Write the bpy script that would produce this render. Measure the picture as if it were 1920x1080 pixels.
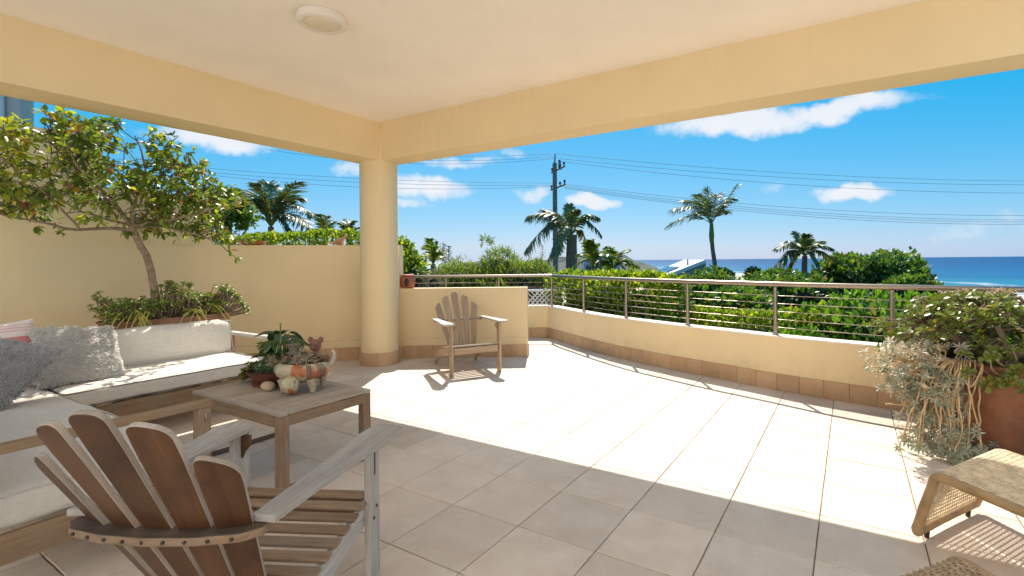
import bpy, bmesh, math, random
import numpy as np
from mathutils import Vector, Matrix, Euler, noise

random.seed(7)
rng = np.random.default_rng(7)
for o in list(bpy.data.objects):
    bpy.data.objects.remove(o)
SC = bpy.context.scene
COL = SC.collection
PI = math.pi
V = Vector

# ---------------------------------------------------------------- camera
TH, PITCH, ROLL = 0.5404, 0.0004, -0.0092
FPX, PX0, PY0, EYE = 928.29, 1039.53, 488.16, 1.3
_cp, _sp, _cr, _sr = math.cos(PITCH), math.sin(PITCH), math.cos(ROLL), math.sin(ROLL)
_base = np.array([[1, 0, 0], [0, 0, -1], [0, 1, 0.]])
_M = np.array([[_cr, -_sr, 0], [_sr, _cr, 0], [0, 0, 1]]) @ np.array([[1, 0, 0], [0, _cp, _sp], [0, -_sp, _cp]]) @ _base
_B = np.array([[math.cos(TH), -math.sin(TH), 0], [math.sin(TH), math.cos(TH), 0], [0, 0, 1.]])
_W = (_B @ _M.T)                       # columns: camera right, down, forward in the world
cam_d = bpy.data.cameras.new('camera')
cam = bpy.data.objects.new('camera', cam_d)
COL.objects.link(cam)
_r, _u, _b = _W[:, 0], -_W[:, 1], -_W[:, 2]
cam.matrix_world = Matrix(((_r[0], _u[0], _b[0], 0), (_r[1], _u[1], _b[1], 0), (_r[2], _u[2], _b[2], EYE), (0, 0, 0, 1)))
cam_d.sensor_width = 36
cam_d.lens = FPX * 36 / 1920
cam_d.shift_x = -(PX0 - 960) / 1920
cam_d.shift_y = -(540 - PY0) / 1920
cam_d.clip_start, cam_d.clip_end = 0.05, 60000
SC.camera = cam


def ray(px, py):
    return _W @ np.array([(px - PX0) / FPX, (py - PY0) / FPX, 1.])


def at(px, py, depth):
    """the place that lies `depth` metres in front of the eye, where the photograph shows (px, py)"""
    d = ray(px, py) * depth
    return V((d[0], d[1], EYE + d[2]))


# ---------------------------------------------------------------- sun, sky, exposure
SUN = V((-0.42, 0.68, 1.0)).normalized()
SUN_EL = math.asin(SUN.z)
SUN_AZ = math.atan2(SUN.x, SUN.y)      # clockwise from +Y
sun_d = bpy.data.lights.new('sun', 'SUN')
sun_d.energy = 2.45
sun_d.angle = math.radians(0.5)
sun_d.color = (1.0, 0.93, 0.82)
sun = bpy.data.objects.new('sun', sun_d)
COL.objects.link(sun)
sun.rotation_euler = SUN.to_track_quat('Z', 'Y').to_euler()

SC.view_settings.view_transform = 'Standard'
SC.view_settings.look = 'None'
SC.view_settings.exposure = 1.72
SC.view_settings.gamma = 1
SC.view_settings.use_curve_mapping = False
SC.render.engine = 'CYCLES'
SC.cycles.max_bounces = 12
SC.cycles.diffuse_bounces = 8
SC.cycles.transparent_max_bounces = 16
SC.cycles.caustics_reflective = False
SC.cycles.caustics_refractive = False
SC.cycles.sample_clamp_indirect = 6.0

world = bpy.data.worlds.new("World")
SC.world = world
world.use_nodes = True
wt = world.node_tree
wt.nodes.clear()


class NT:
    """tiny helper to write node trees"""
    def __init__(s, t): s.t = t
    def n(s, typ, **kw):
        nd = s.t.nodes.new(typ)
        ins = kw.pop('ins', {})
        for k, v in kw.items(): setattr(nd, k, v)
        for k, v in ins.items(): s.set(nd, k, v)
        return nd
    def set(s, nd, k, v):
        if isinstance(v, bpy.types.NodeSocket): s.t.links.new(v, nd.inputs[k])
        elif isinstance(v, bpy.types.Node): s.t.links.new(v.outputs[0], nd.inputs[k])
        else:
            if isinstance(v, (tuple, list)) and len(v) == 3 and nd.inputs[k].type == 'RGBA': v = (*v, 1)
            nd.inputs[k].default_value = v
    def math(s, op, a, b=0.0, c=None, clamp=False):
        nd = s.n('ShaderNodeMath', operation=op, use_clamp=clamp, ins={0: a, 1: b})
        if c is not None: s.set(nd, 2, c)
        return nd
    def vmath(s, op, a, b=(0, 0, 0), out=0):
        nd = s.n('ShaderNodeVectorMath', operation=op, ins={0: a, 1: b})
        return nd.outputs[out]
    def mix(s, f, a, b, blend='MIX'):
        nd = s.n('ShaderNodeMix', data_type='RGBA', blend_type=blend, clamp_factor=True)
        s.set(nd, 0, f); s.set(nd, 6, a); s.set(nd, 7, b)
        return nd.outputs[2]
    def ramp(s, f, stops, interp='LINEAR'):
        nd = s.n('ShaderNodeValToRGB'); s.set(nd, 0, f)
        cr = nd.color_ramp; cr.interpolation = interp
        while len(cr.elements) < len(stops): cr.elements.new(0.5)
        for e, (p, c) in zip(cr.elements, stops):
            e.position = p
            e.color = (*c, 1) if isinstance(c, (tuple, list)) else (c, c, c, 1)
        return nd.outputs[0]
    def maprange(s, v, a, b, c=0.0, d=1.0, smooth=False):
        nd = s.n('ShaderNodeMapRange', interpolation_type='SMOOTHSTEP' if smooth else 'LINEAR', ins={0: v, 1: a, 2: b, 3: c, 4: d})
        return nd.outputs[0]
    def noise(s, vec, scale, detail=3, rough=0.5, dist=0.0, out=0, dim='3D'):
        nd = s.n('ShaderNodeTexNoise', noise_dimensions=dim, ins={'Scale': scale, 'Detail': detail, 'Roughness': rough, 'Distortion': dist})
        if vec is not None: s.set(nd, 'Vector', vec)
        return nd.outputs[out]


W = NT(wt)
sky = W.n('ShaderNodeTexSky', sky_type='NISHITA', sun_disc=False, sun_elevation=SUN_EL, sun_rotation=SUN_AZ,
          altitude=0, air_density=1.0, dust_density=0.25, ozone_density=2.5)
SKY_K = 0.0566
geo = W.n('ShaderNodeTexCoord')
DIR = W.vmath('NORMALIZE', geo.outputs['Generated'])
sep = W.n('ShaderNodeSeparateXYZ', ins={0: DIR})
# the photograph's deep azure: one response curve per channel over the whole sky
_s3 = W.n('ShaderNodeSeparateColor', ins={0: sky})
skycol = W.n('ShaderNodeCombineColor', ins={0: W.math('MINIMUM', W.math('MAXIMUM', W.math('MULTIPLY_ADD', _s3.outputs[0], .48, -1.09), .05), 3.3), 1: W.math('MULTIPLY_ADD', _s3.outputs[1], .305, 1.20), 2: W.math('MULTIPLY_ADD', _s3.outputs[2], .20, 3.40)}).outputs[0]
# clouds: soft fair-weather cumulus, each round a direction of its own, broken up by noise; faint scattered ones elsewhere
CLOUDS = [  # azimuth direction (x, y), height, half width, half height, strength
    (1395, 228, .155, .026, 1.0), (1560, 205, .115, .018, .95), (1640, 190, .06, .012, .45),
    (1598, 360, .062, .017, 1.0), (1114, 377, .050, .015, .95), (1005, 355, .050, .014, .55),
    (805, 352, .085, .022, .85), (770, 378, .05, .010, .55), (860, 303, .08, .013, .6), (955, 290, .03, .010, .5), (665, 326, .035, .012, .5),
    (400, 262, .085, .017, .9), (1810, 436, .05, .012, .35), (1690, 190, .05, .01, .35), (1845, 425, .14, .02, .3), (1450, 352, .02, .01, .3)]
uvn = W.noise(DIR, 9.0, 5, 0.6, out=1)
warp = W.vmath('SCALE', W.vmath('SUBTRACT', uvn, (.5, .5, .5)), out=0)
warp.node.inputs['Scale'].default_value = 0.07
D2 = W.vmath('ADD', DIR, warp)
fine = W.noise(DIR, 26.0, 6, 0.62)
acc = None
for (px, py, hw, hh, st) in CLOUDS:
    d = ray(px, py); d = d / np.linalg.norm(d)
    rt = np.array([d[1], -d[0], 0]); rt /= np.linalg.norm(rt)
    up = np.cross(rt, d)
    a = W.n('ShaderNodeVectorMath', operation='DOT_PRODUCT', ins={0: D2, 1: tuple(rt)}).outputs['Value']
    b = W.n('ShaderNodeVectorMath', operation='DOT_PRODUCT', ins={0: D2, 1: tuple(up)}).outputs['Value']
    f = W.n('ShaderNodeVectorMath', operation='DOT_PRODUCT', ins={0: DIR, 1: tuple(d)}).outputs['Value']
    a = W.math('DIVIDE', a, hw); b = W.math('DIVIDE', b, hh)
    r2 = W.math('ADD', W.math('MULTIPLY', a, a), W.math('MULTIPLY', b, b))
    g = W.math('MULTIPLY', W.maprange(r2, 1.5, 0.0), W.math('GREATER_THAN', f, 0.0))
    g = W.math('MULTIPLY', g, st)
    acc = g if acc is None else W.math('MAXIMUM', acc, g)
band = W.maprange(sep.outputs['Z'], 0.02, 0.25, 0.0, 1.0)
stray = W.math('MULTIPLY', W.maprange(W.noise(W.vmath('MULTIPLY', DIR, (1, 1, 2.6)), 3.1, 6, 0.55), 0.60, 0.78, 0.0, 0.8), band)
front = W.n('ShaderNodeVectorMath', operation='DOT_PRODUCT', ins={0: DIR, 1: tuple(ray(960, 400) / np.linalg.norm(ray(960, 400)))}).outputs['Value']
cl = W.math('MULTIPLY', W.math('ADD', acc, W.math('MULTIPLY', W.math('SUBTRACT', fine, 0.5), 0.9)), 1.0)
cl = W.maprange(cl, 0.10, 0.85, 0.0, 0.95, smooth=True)
cl = W.math('MULTIPLY', cl, W.math('GREATER_THAN', acc, 0.001))
stray = W.math('MULTIPLY', stray, W.maprange(front, 0.70, 0.45, 0.0, 1.0))
clouds = W.math('MAXIMUM', cl, stray)
shade = W.maprange(W.noise(DIR, 16.0, 4, 0.5), 0.35, 0.65, 0.82, 1.0)
ccol = W.mix(shade, (3.7, 4.1, 5.0), (4.9, 5.0, 5.2))
final = W.mix(clouds, skycol, ccol)
bg = W.n('ShaderNodeBackground', ins={'Color': final, 'Strength': SKY_K})
wo = W.n('ShaderNodeOutputWorld', ins={0: bg})


# ---------------------------------------------------------------- helpers
class MB:
    """collects shapes, builds them as ONE mesh object"""
    def __init__(s): s.v = []; s.f = []; s.m = []
    def add(s, vs, fs, mi=0):
        k = len(s.v); s.v += [tuple(p) for p in vs]
        s.f += [tuple(i + k for i in f) for f in fs]; s.m += [mi] * len(fs)
        return s
    def box(s, x0, x1, y0, y1, z0, z1, mi=0, mat=None):
        vs = [V((x, y, z)) for z in (z0, z1) for y in (y0, y1) for x in (x0, x1)]
        if mat is not None: vs = [mat @ p for p in vs]
        return s.add(vs, [(0, 2, 3, 1), (4, 5, 7, 6), (0, 1, 5, 4), (2, 6, 7, 3), (0, 4, 6, 2), (1, 3, 7, 5)], mi)
    def tube(s, pts, r, n=8, mi=0, caps=True, twist=0.0):
        pts = [V(p) for p in pts]
        if not hasattr(r, '__len__'): r = [r] * len(pts)
        vs = []; ref = None
        for i, p in enumerate(pts):
            t = (pts[min(i + 1, len(pts) - 1)] - pts[max(i - 1, 0)])
            t = t.normalized() if t.length > 1e-9 else V((0, 0, 1))
            if ref is None: ref = t.orthogonal().normalized()
            ref = (ref - t * ref.dot(t))
            ref = ref.normalized() if ref.length > 1e-6 else t.orthogonal().normalized()
            b = t.cross(ref)
            for k in range(n):
                a = 2 * PI * k / n + twist
                vs.append(p + (ref * math.cos(a) + b * math.sin(a)) * r[i])
        fs = []
        for i in range(len(pts) - 1):
            for k in range(n):
                k2 = (k + 1) % n
                fs.append((i * n + k, i * n + k2, (i + 1) * n + k2, (i + 1) * n + k))
        if caps:
            fs.append(tuple(reversed(range(n)))); fs.append(tuple((len(pts) - 1) * n + k for k in range(n)))
        return s.add(vs, fs, mi)
    def lathe(s, prof, n=32, c=(0, 0, 0), mi=0, sx=1, sy=1):
        vs = []; fs = []
        for (r, z) in prof:
            for k in range(n):
                a = 2 * PI * k / n
                vs.append((c[0] + r * math.cos(a) * sx, c[1] + r * math.sin(a) * sy, c[2] + z))
        for i in range(len(prof) - 1):
            for k in range(n):
                k2 = (k + 1) % n
                fs.append((i * n + k, i * n + k2, (i + 1) * n + k2, (i + 1) * n + k))
        if prof[0][0] > 1e-6: fs.append(tuple(reversed(range(n))))
        if prof[-1][0] > 1e-6: fs.append(tuple((len(prof) - 1) * n + k for k in range(n)))
        return s.add(vs, fs, mi)
    def prism(s, out, h, mat=None, mi=0, mi_low=None, mi_side=None):
        """outline (x, y) counter-clockwise, from z = -h/2 to h/2, then moved by mat"""
        n = len(out)
        vs = [V((x, y, -h / 2)) for x, y in out] + [V((x, y, h / 2)) for x, y in out]
        if mat is not None: vs = [mat @ p for p in vs]
        s.add(vs, [tuple(range(n, 2 * n))], mi)
        k = len(s.v) - 2 * n
        s.f.append(tuple(k + i for i in reversed(range(n)))); s.m.append(mi if mi_low is None else mi_low)
        for i in range(n):
            j = (i + 1) % n
            s.f.append((k + i, k + j, k + n + j, k + n + i)); s.m.append(mi if mi_side is None else mi_side)
        return s
    def sheet(s, path, z0, z1, mi=0):
        vs = [(x, y, z0) for x, y in path] + [(x, y, z1) for x, y in path]; n = len(path)
        return s.add(vs, [(i, i + 1, n + i + 1, n + i) for i in range(n - 1)], mi)
    def mesh(s, name, mats, smooth=None):
        me = bpy.data.meshes.new(name)
        me.from_pydata(s.v, [], s.f)
        for m in (mats if isinstance(mats, (list, tuple)) else [mats]): me.materials.append(m)
        if any(s.m): me.polygons.foreach_set('material_index', s.m)
        if smooth is not None:
            me.shade_smooth()
            if smooth < 179: me.set_sharp_from_angle(angle=math.radians(smooth))
        me.update()
        return me
    def build(s, name, mats, parent=None, smooth=None, bevel=None, **kw):
        return link(name, s.mesh(name, mats, smooth), parent, bevel=bevel, **kw)


def link(name, me, parent=None, loc=None, rot=None, mat=None, bevel=None, kind=None, label=None):
    o = bpy.data.objects.new(name, me); COL.objects.link(o)
    if parent is not None: o.parent = parent
    if loc is not None: o.location = loc
    if rot is not None: o.rotation_euler = rot
    if mat is not None: o.matrix_local = mat
    if kind: o['kind'] = kind
    if label: o['label'] = label
    if bevel:
        b = o.modifiers.new('edge', 'BEVEL'); b.width = bevel; b.segments = 2; b.limit_method = 'ANGLE'; b.angle_limit = math.radians(40)
    return o


def thing(name, label, cat, loc=(0, 0, 0), rz=0.0, group=None, me=None, kind=None):
    o = bpy.data.objects.new(name, me); COL.objects.link(o)
    o.location = loc; o.rotation_euler = (0, 0, rz)
    if label: o['label'] = label
    if cat: o['category'] = cat
    if group: o['group'] = group
    if kind: o['kind'] = kind
    return o


def frame(o, x, y=None, z=None):
    """matrix with given origin, x axis, and approximate z axis"""
    x = V(x).normalized(); z = V(z) if z is not None else V((0, 0, 1))
    y = z.cross(x).normalized(); z = x.cross(y)
    o = V(o)
    return Matrix(((x.x, y.x, z.x, o.x), (x.y, y.y, z.y, o.y), (x.z, y.z, z.z, o.z), (0, 0, 0, 1)))


def bez(p, n):
    """smooth curve through points (Catmull-Rom)"""
    p = [V(q) for q in p]; P = [p[0] * 2 - p[1]] + p + [p[-1] * 2 - p[-2]]
    out = []
    for i in range(1, len(P) - 2):
        for k in range(n):
            t = k / n
            out.append(0.5 * ((2 * P[i]) + (-P[i - 1] + P[i + 1]) * t + (2 * P[i - 1] - 5 * P[i] + 4 * P[i + 1] - P[i + 2]) * t * t + (-P[i - 1] + 3 * P[i] - 3 * P[i + 1] + P[i + 2]) * t ** 3))
    out.append(p[-1]); return out


# leaf templates: local x = across, y = along, z = upper face
def tpl_leaf(w=.5, cup=.08, droop=.1):
    v = [(0, 0, 0), (-w * .36, .25, cup), (0, .25, 0), (w * .36, .25, cup), (-w * .5, .55, cup - droop * .4), (0, .55, -droop * .4), (w * .5, .55, cup - droop * .4),
         (-w * .3, .85, cup * .6 - droop * .8), (0, .85, -droop * .8), (w * .3, .85, cup * .6 - droop * .8), (0, 1, -droop)]
    f = [(0, 2, 1), (0, 3, 2), (1, 2, 5, 4), (2, 3, 6, 5), (4, 5, 8, 7), (5, 6, 9, 8), (7, 8, 10), (8, 9, 10)]
    return np.array(v, float), f
def tpl_obov(w=.6, cup=.05):
    v = [(0, 0, 0), (-w * .25, .35, cup), (0, .35, 0), (w * .25, .35, cup), (-w * .5, .7, cup * 1.5), (0, .7, .0), (w * .5, .7, cup * 1.5), (-w * .32, .93, cup), (0, 1, .02), (w * .32, .93, cup)]
    f = [(0, 2, 1), (0, 3, 2), (1, 2, 5, 4), (2, 3, 6, 5), (4, 5, 8, 7), (5, 6, 9, 8)]
    return np.array(v, float), f
def tpl_small(w=.5, cup=.1):
    v = [(0, 0, 0), (-w * .5, .5, cup), (0, .5, 0), (w * .5, .5, cup), (0, 1, -.05)]
    return np.array(v, float), [(0, 2, 1), (0, 3, 2), (1, 2, 4), (2, 3, 4)]
def tpl_strap(w=.08, droop=.25):
    v = [(-w * .3, 0, 0), (w * .3, 0, 0), (-w * .5, .4, -droop * .1), (w * .5, .4, -droop * .1), (-w * .35, .75, -droop * .5), (w * .35, .75, -droop * .5), (0, 1, -droop)]
    return np.array(v, float), [(0, 1, 3, 2), (2, 3, 5, 4), (4, 5, 6)]


def scatter_mesh(name, tpl, pos, dirs, ups, size, mats, smooth=True, mi=None):
    """many leaves as one mesh. pos, dirs, ups: (N,3); size: (N,) or (N,3)"""
    tv, tf = tpl
    pos = np.asarray(pos, float); d = np.asarray(dirs, float); u = np.asarray(ups, float)
    N = len(pos)
    d = d / (np.linalg.norm(d, axis=1, keepdims=True) + 1e-9)
    x = np.cross(d, u); x = x / (np.linalg.norm(x, axis=1, keepdims=True) + 1e-9)
    z = np.cross(x, d)
    size = np.asarray(size, float)
    if size.ndim == 1: size = np.repeat(size[:, None], 3, 1)
    P = pos[:, None, :] + tv[None, :, 0:1] * size[:, None, 0:1] * x[:, None, :] + tv[None, :, 1:2] * size[:, None, 1:2] * d[:, None, :] + tv[None, :, 2:3] * size[:, None, 2:3] * z[:, None, :]
    P = P.reshape(-1, 3); K = len(tv)
    ls = np.array([len(f) for f in tf]); flat = np.array([i for f in tf for i in f])
    loops = (flat[None, :] + (np.arange(N) * K)[:, None]).ravel()
    tot = np.tile(ls, N); start = np.concatenate([[0], np.cumsum(tot)[:-1]])
    me = bpy.data.meshes.new(name)
    me.vertices.add(len(P)); me.vertices.foreach_set('co', P.ravel())
    me.loops.add(len(loops)); me.loops.foreach_set('vertex_index', loops.astype(np.int32))
    me.polygons.add(len(tot)); me.polygons.foreach_set('loop_start', start.astype(np.int32))
    for m in (mats if isinstance(mats, (list, tuple)) else [mats]): me.materials.append(m)
    if mi is not None: me.polygons.foreach_set('material_index', np.repeat(np.asarray(mi, np.int32), len(tf)))
    me.update(calc_edges=True)
    if smooth: me.shade_smooth()
    return me


def rvec(n, up=0.0):
    d = rng.normal(size=(n, 3)); d /= np.linalg.norm(d, axis=1, keepdims=True) + 1e-9
    d[:, 2] += up
    return d / (np.linalg.norm(d, axis=1, keepdims=True) + 1e-9)


# ---------------------------------------------------------------- materials
def material(name):
    m = bpy.data.materials.new(name); m.use_nodes = True
    t = m.node_tree; t.nodes.clear()
    n = NT(t)
    p = n.n('ShaderNodeBsdfPrincipled'); o = n.n('ShaderNodeOutputMaterial', ins={0: p})
    return m, n, p, o


def bump(n, p, h, strength=.3, dist=.01):
    b = n.n('ShaderNodeBump', ins={'Strength': strength, 'Distance': dist, 'Height': h})
    n.set(p, 'Normal', b.outputs[0]); return b


def plain(name, col, rough=.6, metal=0.0, var=.12, scale=20, bs=0.0, bscale=120, spec=.5):
    m, n, p, o = material(name)
    tc = n.n('ShaderNodeTexCoord').outputs['Object']
    v = n.noise(tc, scale, 4)
    f = n.maprange(v, .3, .7, 1 - var, 1 + var)
    n.set(p, 'Base Color', n.mix(1.0, col, f, 'MULTIPLY')); p.inputs['Roughness'].default_value = rough
    p.inputs['Metallic'].default_value = metal; p.inputs['Specular IOR Level'].default_value = spec
    if bs: bump(n, p, n.noise(tc, bscale, 4), bs, .003)
    return m


def paint(name, col, crack=None):
    m, n, p, o = material(name)
    tc = n.n('ShaderNodeTexCoord').outputs['Object']
    v = n.noise(tc, 1.7, 5); f = n.maprange(v, .3, .7, .965, 1.03)
    c = n.mix(1.0, col, f, 'MULTIPLY')
    h = n.noise(tc, 240, 3)
    if crack is not None:     # a hairline crack that runs along the wall a little above the skirting
        sp = n.n('ShaderNodeSeparateXYZ', ins={0: tc})
        w = n.math('MULTIPLY', n.math('SUBTRACT', n.noise(tc, 2.3, 4), .5), .02)
        dz = n.math('ABSOLUTE', n.math('SUBTRACT', n.math('ADD', sp.outputs[2], w), crack))
        k = n.math('MULTIPLY', n.maprange(dz, .0009, .0030, 1.0, 0.0), n.maprange(n.noise(tc, 3.7, 3), .42, .56))
        c = n.mix(n.math('MULTIPLY', k, .6), c, (.16, .11, .06))
    st = n.maprange(n.noise(n.vmath('MULTIPLY', tc, (9, 9, 1.2)), 1.0, 5), .55, .8, 0, .04)
    c = n.mix(st, c, (.35, .27, .16))
    # splash dirt low down, faint runs of water from the top edge, soft roller marks
    s3 = n.n('ShaderNodeSeparateXYZ', ins={0: tc}).outputs[2]
    low = n.math('MULTIPLY', n.maprange(s3, .42, .15, 0, 1), n.maprange(n.noise(tc, 6, 6, .7), .42, .70, 0, .22))
    c = n.mix(low, c, (.30, .22, .13))
    run = n.math('MULTIPLY', n.maprange(n.noise(n.vmath('MULTIPLY', tc, (26, 26, 1.1)), 1.0, 4), .62, .76, 0, .08), n.maprange(n.noise(tc, .9, 2), .45, .6))
    c = n.mix(run, c, (.34, .27, .18))
    h = n.math('ADD', h, n.math('MULTIPLY', n.noise(n.vmath('MULTIPLY', tc, (1, 1, .5)), 38, 4, .6), 2.2))
    n.set(p, 'Base Color', c); p.inputs['Roughness'].default_value = .75; p.inputs['Specular IOR Level'].default_value = .25
    bump(n, p, h, .22, .0015)
    return m


M = {}
WALLC = (.78, .63, .385)
M['wall'] = paint('cream_render', WALLC, .262)
M['parapet'] = paint('cream_parapet_render', WALLC)
M['beam'] = paint('cream_beam_render', WALLC)
M['column'] = M['beam']
M['ceiling'] = paint('ceiling_white', (.86, .80, .71))
M['cap'] = plain('coping_paint', (.78, .70, .58), .7)
M['grout'] = plain('grout', (.21, .155, .10), .95, var=.25, scale=8, bs=.3)


def tile_mat(name, c1, c2, pit):
    m, n, p, o = material(name)
    oi = n.n('ShaderNodeObjectInfo')
    tc = n.n('ShaderNodeTexCoord').outputs['Object']
    off = n.vmath('SCALE', n.n('ShaderNodeCombineXYZ', ins={0: oi.outputs['Random'], 1: n.math('FRACT', n.math('MULTIPLY', oi.outputs['Random'], 17.3)), 2: n.math('FRACT', n.math('MULTIPLY', oi.outputs['Random'], 5.7))}))
    off.node.inputs['Scale'].default_value = 40
    q = n.vmath('ADD', tc, off)
    cloud = n.noise(q, 5, 6, .6, .6)
    c = n.mix(n.maprange(cloud, .3, .7), c1, c2)
    streak = n.noise(n.vmath('MULTIPLY', q, (1, 3.2, 1)), 22, 6, .7, .8)
    c = n.mix(n.maprange(streak, .55, .70, 0, .55), c, tuple(min(1, k * 1.16) for k in c1))
    v = n.maprange(oi.outputs['Random'], 0, 1, .90, 1.07)
    gp_ = n.n('ShaderNodeNewGeometry').outputs['Position']
    v = n.math('MULTIPLY', v, n.maprange(n.noise(gp_, 1.3, 5, .62), .50, .72, 1.0, .86))
    c = n.mix(1.0, c, v, 'MULTIPLY')
    # small pits of the travertine, gathered in drifts
    pv = n.noise(n.vmath('MULTIPLY', q, (1, 2.2, 1)), 90, 3, .6)
    dr = n.maprange(n.noise(n.vmath('ADD', q, (7, 3, 1)), 6, 3), .44, .60)
    pits = n.math('MULTIPLY', n.maprange(pv, .635, .70), dr)
    c = n.mix(n.math('MULTIPLY', pits, pit), c, (.20, .13, .07))
    n.set(p, 'Base Color', c); p.inputs['Roughness'].default_value = .55
    p.inputs['Specular IOR Level'].default_value = .35
    h = n.math('SUBTRACT', n.math('MULTIPLY', n.noise(q, 120, 4), .3), n.math('MULTIPLY', pits, 1.0))
    bump(n, p, h, .35, .002)
    return m


M['tile'] = tile_mat('travertine_tile', (.66, .535, .425), (.75, .645, .535), .85)
M['skirt'] = tile_mat('tan_tile', (.46, .29, .165), (.56, .375, .225), .3)


def wood(name, c1, c2, c3, grain=1.0, rough=.7, bs=.35, gloss=.3):
    """long axis of the board is its local x; the grain runs along it"""
    m, n, p, o = material(name)
    oi = n.n('ShaderNodeObjectInfo')
    tc = n.n('ShaderNodeTexCoord').outputs['Object']
    off = n.vmath('SCALE', n.n('ShaderNodeCombineXYZ', ins={0: oi.outputs['Random'], 1: oi.outputs['Random'], 2: .3}))
    off.node.inputs['Scale'].default_value = 23
    q = n.vmath('ADD', n.vmath('MULTIPLY', tc, (1, 14, 14)), off)
    g1 = n.noise(q, 3.2 * grain, 6, .65, .8)
    g2 = n.noise(n.vmath('ADD', n.vmath('MULTIPLY', tc, (2, 60, 60)), off), 4.0 * grain, 4, .7)
    blot = n.noise(n.vmath('ADD', tc, off), 5, 4, .6)
    c = n.mix(n.maprange(g1, .32, .68), c1, c2)
    c = n.mix(n.maprange(blot, .48, .68, 0, .75), c, c3)
    c = n.mix(n.maprange(g2, .52, .72, 0, .45), c, tuple(k * .45 for k in c1))
    c = n.mix(1.0, c, n.maprange(oi.outputs['Random'], 0, 1, .86, 1.12), 'MULTIPLY')
    n.set(p, 'Base Color', c); p.inputs['Roughness'].default_value = rough; p.inputs['Specular IOR Level'].default_value = gloss
    bump(n, p, n.math('ADD', g2, n.math('MULTIPLY', g1, .5)), bs, .002)
    return m


M['wood_grey'] = wood('weathered_teak', (.33, .27, .21), (.48, .42, .36), (.38, .28, .19))
M['wood_sun'] = wood('sun_bleached_teak', (.34, .235, .145), (.50, .385, .27), (.42, .30, .18), bs=.5)
M['wood_silver'] = wood('silvered_teak', (.34, .315, .29), (.53, .505, .475), (.42, .36, .30), bs=.5)
M['wood_tan'] = wood('tan_teak', (.20, .125, .072), (.34, .23, .14), (.29, .215, .15))
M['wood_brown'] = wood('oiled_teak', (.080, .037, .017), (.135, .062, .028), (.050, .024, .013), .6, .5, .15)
M['wood_dark'] = wood('dark_teak', (.10, .07, .05), (.17, .12, .085), (.07, .05, .04), .8, .6, .3)
M['wood_rail'] = wood('sofa_teak', (.21, .13, .07), (.34, .22, .125), (.28, .21, .14), .8, .6)


def fabric(name, col, scale=900, var=.04, slub=.07):
    m, n, p, o = material(name)
    tc = n.n('ShaderNodeTexCoord').outputs['Object']
    w1 = n.noise(n.vmath('MULTIPLY', tc, (1, .06, .06)), scale * .5, 3); w2 = n.noise(n.vmath('MULTIPLY', tc, (.06, 1, .06)), scale * .5, 3)
    w3 = n.noise(n.vmath('MULTIPLY', tc, (.06, .06, 1)), scale * .5, 3)
    w = n.math('DIVIDE', n.math('ADD', n.math('ADD', w1, w2), w3), 3.0)
    c = n.mix(1.0, col, n.maprange(w, .4, .6, 1 - slub, 1 + slub), 'MULTIPLY')
    c = n.mix(1.0, c, n.maprange(n.noise(tc, 4, 4), .3, .7, 1 - var, 1 + var * .6), 'MULTIPLY')
    n.set(p, 'Base Color', c); p.inputs['Roughness'].default_value = .9; p.inputs['Specular IOR Level'].default_value = .1
    p.inputs['Sheen Weight'].default_value = .25
    wr = n.math('ADD', n.math('MULTIPLY', n.noise(n.vmath('MULTIPLY', tc, (1, 3, 1)), 5, 3, .5, 1.2), 6.0), w)
    bump(n, p, wr, .35, .004)
    return m


M['linen'] = fabric('linen', (.64, .59, .52))
M['linen_light'] = fabric('linen_light', (.72, .68, .61))
M['piping'] = plain('piping', (.10, .095, .085), .8)
M['piping_light'] = plain('piping_light', (.50, .46, .40), .8)

m, n, p, o = material('pink_stripe_cloth')
tc = n.n('ShaderNodeTexCoord').outputs['Object']
sp = n.n('ShaderNodeSeparateXYZ', ins={0: n.vmath('ADD', tc, n.vmath('SCALE', n.noise(tc, 3, 2, out=1)))})
sx = n.math('FRACT', n.math('MULTIPLY', n.n('ShaderNodeSeparateXYZ', ins={0: tc}).outputs[1], 3.6))
c = n.ramp(sx, [(0, (.80, .72, .68)), (.16, (.80, .72, .68)), (.17, (.58, .22, .22)), (.40, (.62, .28, .27)), (.41, (.78, .70, .66)), (.55, (.78, .70, .66)), (.56, (.72, .45, .43)), (.60, (.8, .72, .68)), (.64, (.72, .45, .43)), (.68, (.8, .74, .7)), (.72, (.72, .48, .46)), (.76, (.8, .74, .7))], 'CONSTANT')
n.set(p, 'Base Color', c); p.inputs['Roughness'].default_value = .9
bump(n, p, n.noise(tc, 400, 2), .2, .002); M['pink'] = m

M['steel'] = plain('brushed_steel', (.37, .30, .24), .36, 1.0, .05)
M['lampwhite'] = plain('lamp_white', (.76, .71, .63), .5, var=.02)
M['lampglass'] = plain('lamp_glass', (.70, .61, .48), .35, var=.02)
M['terracotta'] = plain('terracotta', (.36, .115, .055), .65, var=.2, scale=14, bs=.2)
M['terracotta_dull'] = plain('terracotta_dull', (.27, .135, .085), .75, var=.28, scale=9, bs=.2)
M['clay_bird'] = plain('clay_bird', (.42, .20, .10), .7, var=.15, bs=.1)
M['bowl_red'] = plain('bowl_red', (.14, .042, .025), .55, var=.15)
M['saucer'] = plain('saucer', (.30, .10, .055), .6, var=.15)
M['pebble'] = plain('pebble', (.50, .38, .23), .6, var=.18, scale=30, bs=.15)
M['figure_red'] = plain('figure_red', (.19, .085, .06), .75, var=.3, scale=40, bs=.4, bscale=90)
M['figure_grey'] = plain('figure_grey', (.15, .13, .095), .8, var=.3, scale=40, bs=.4, bscale=90)
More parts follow.
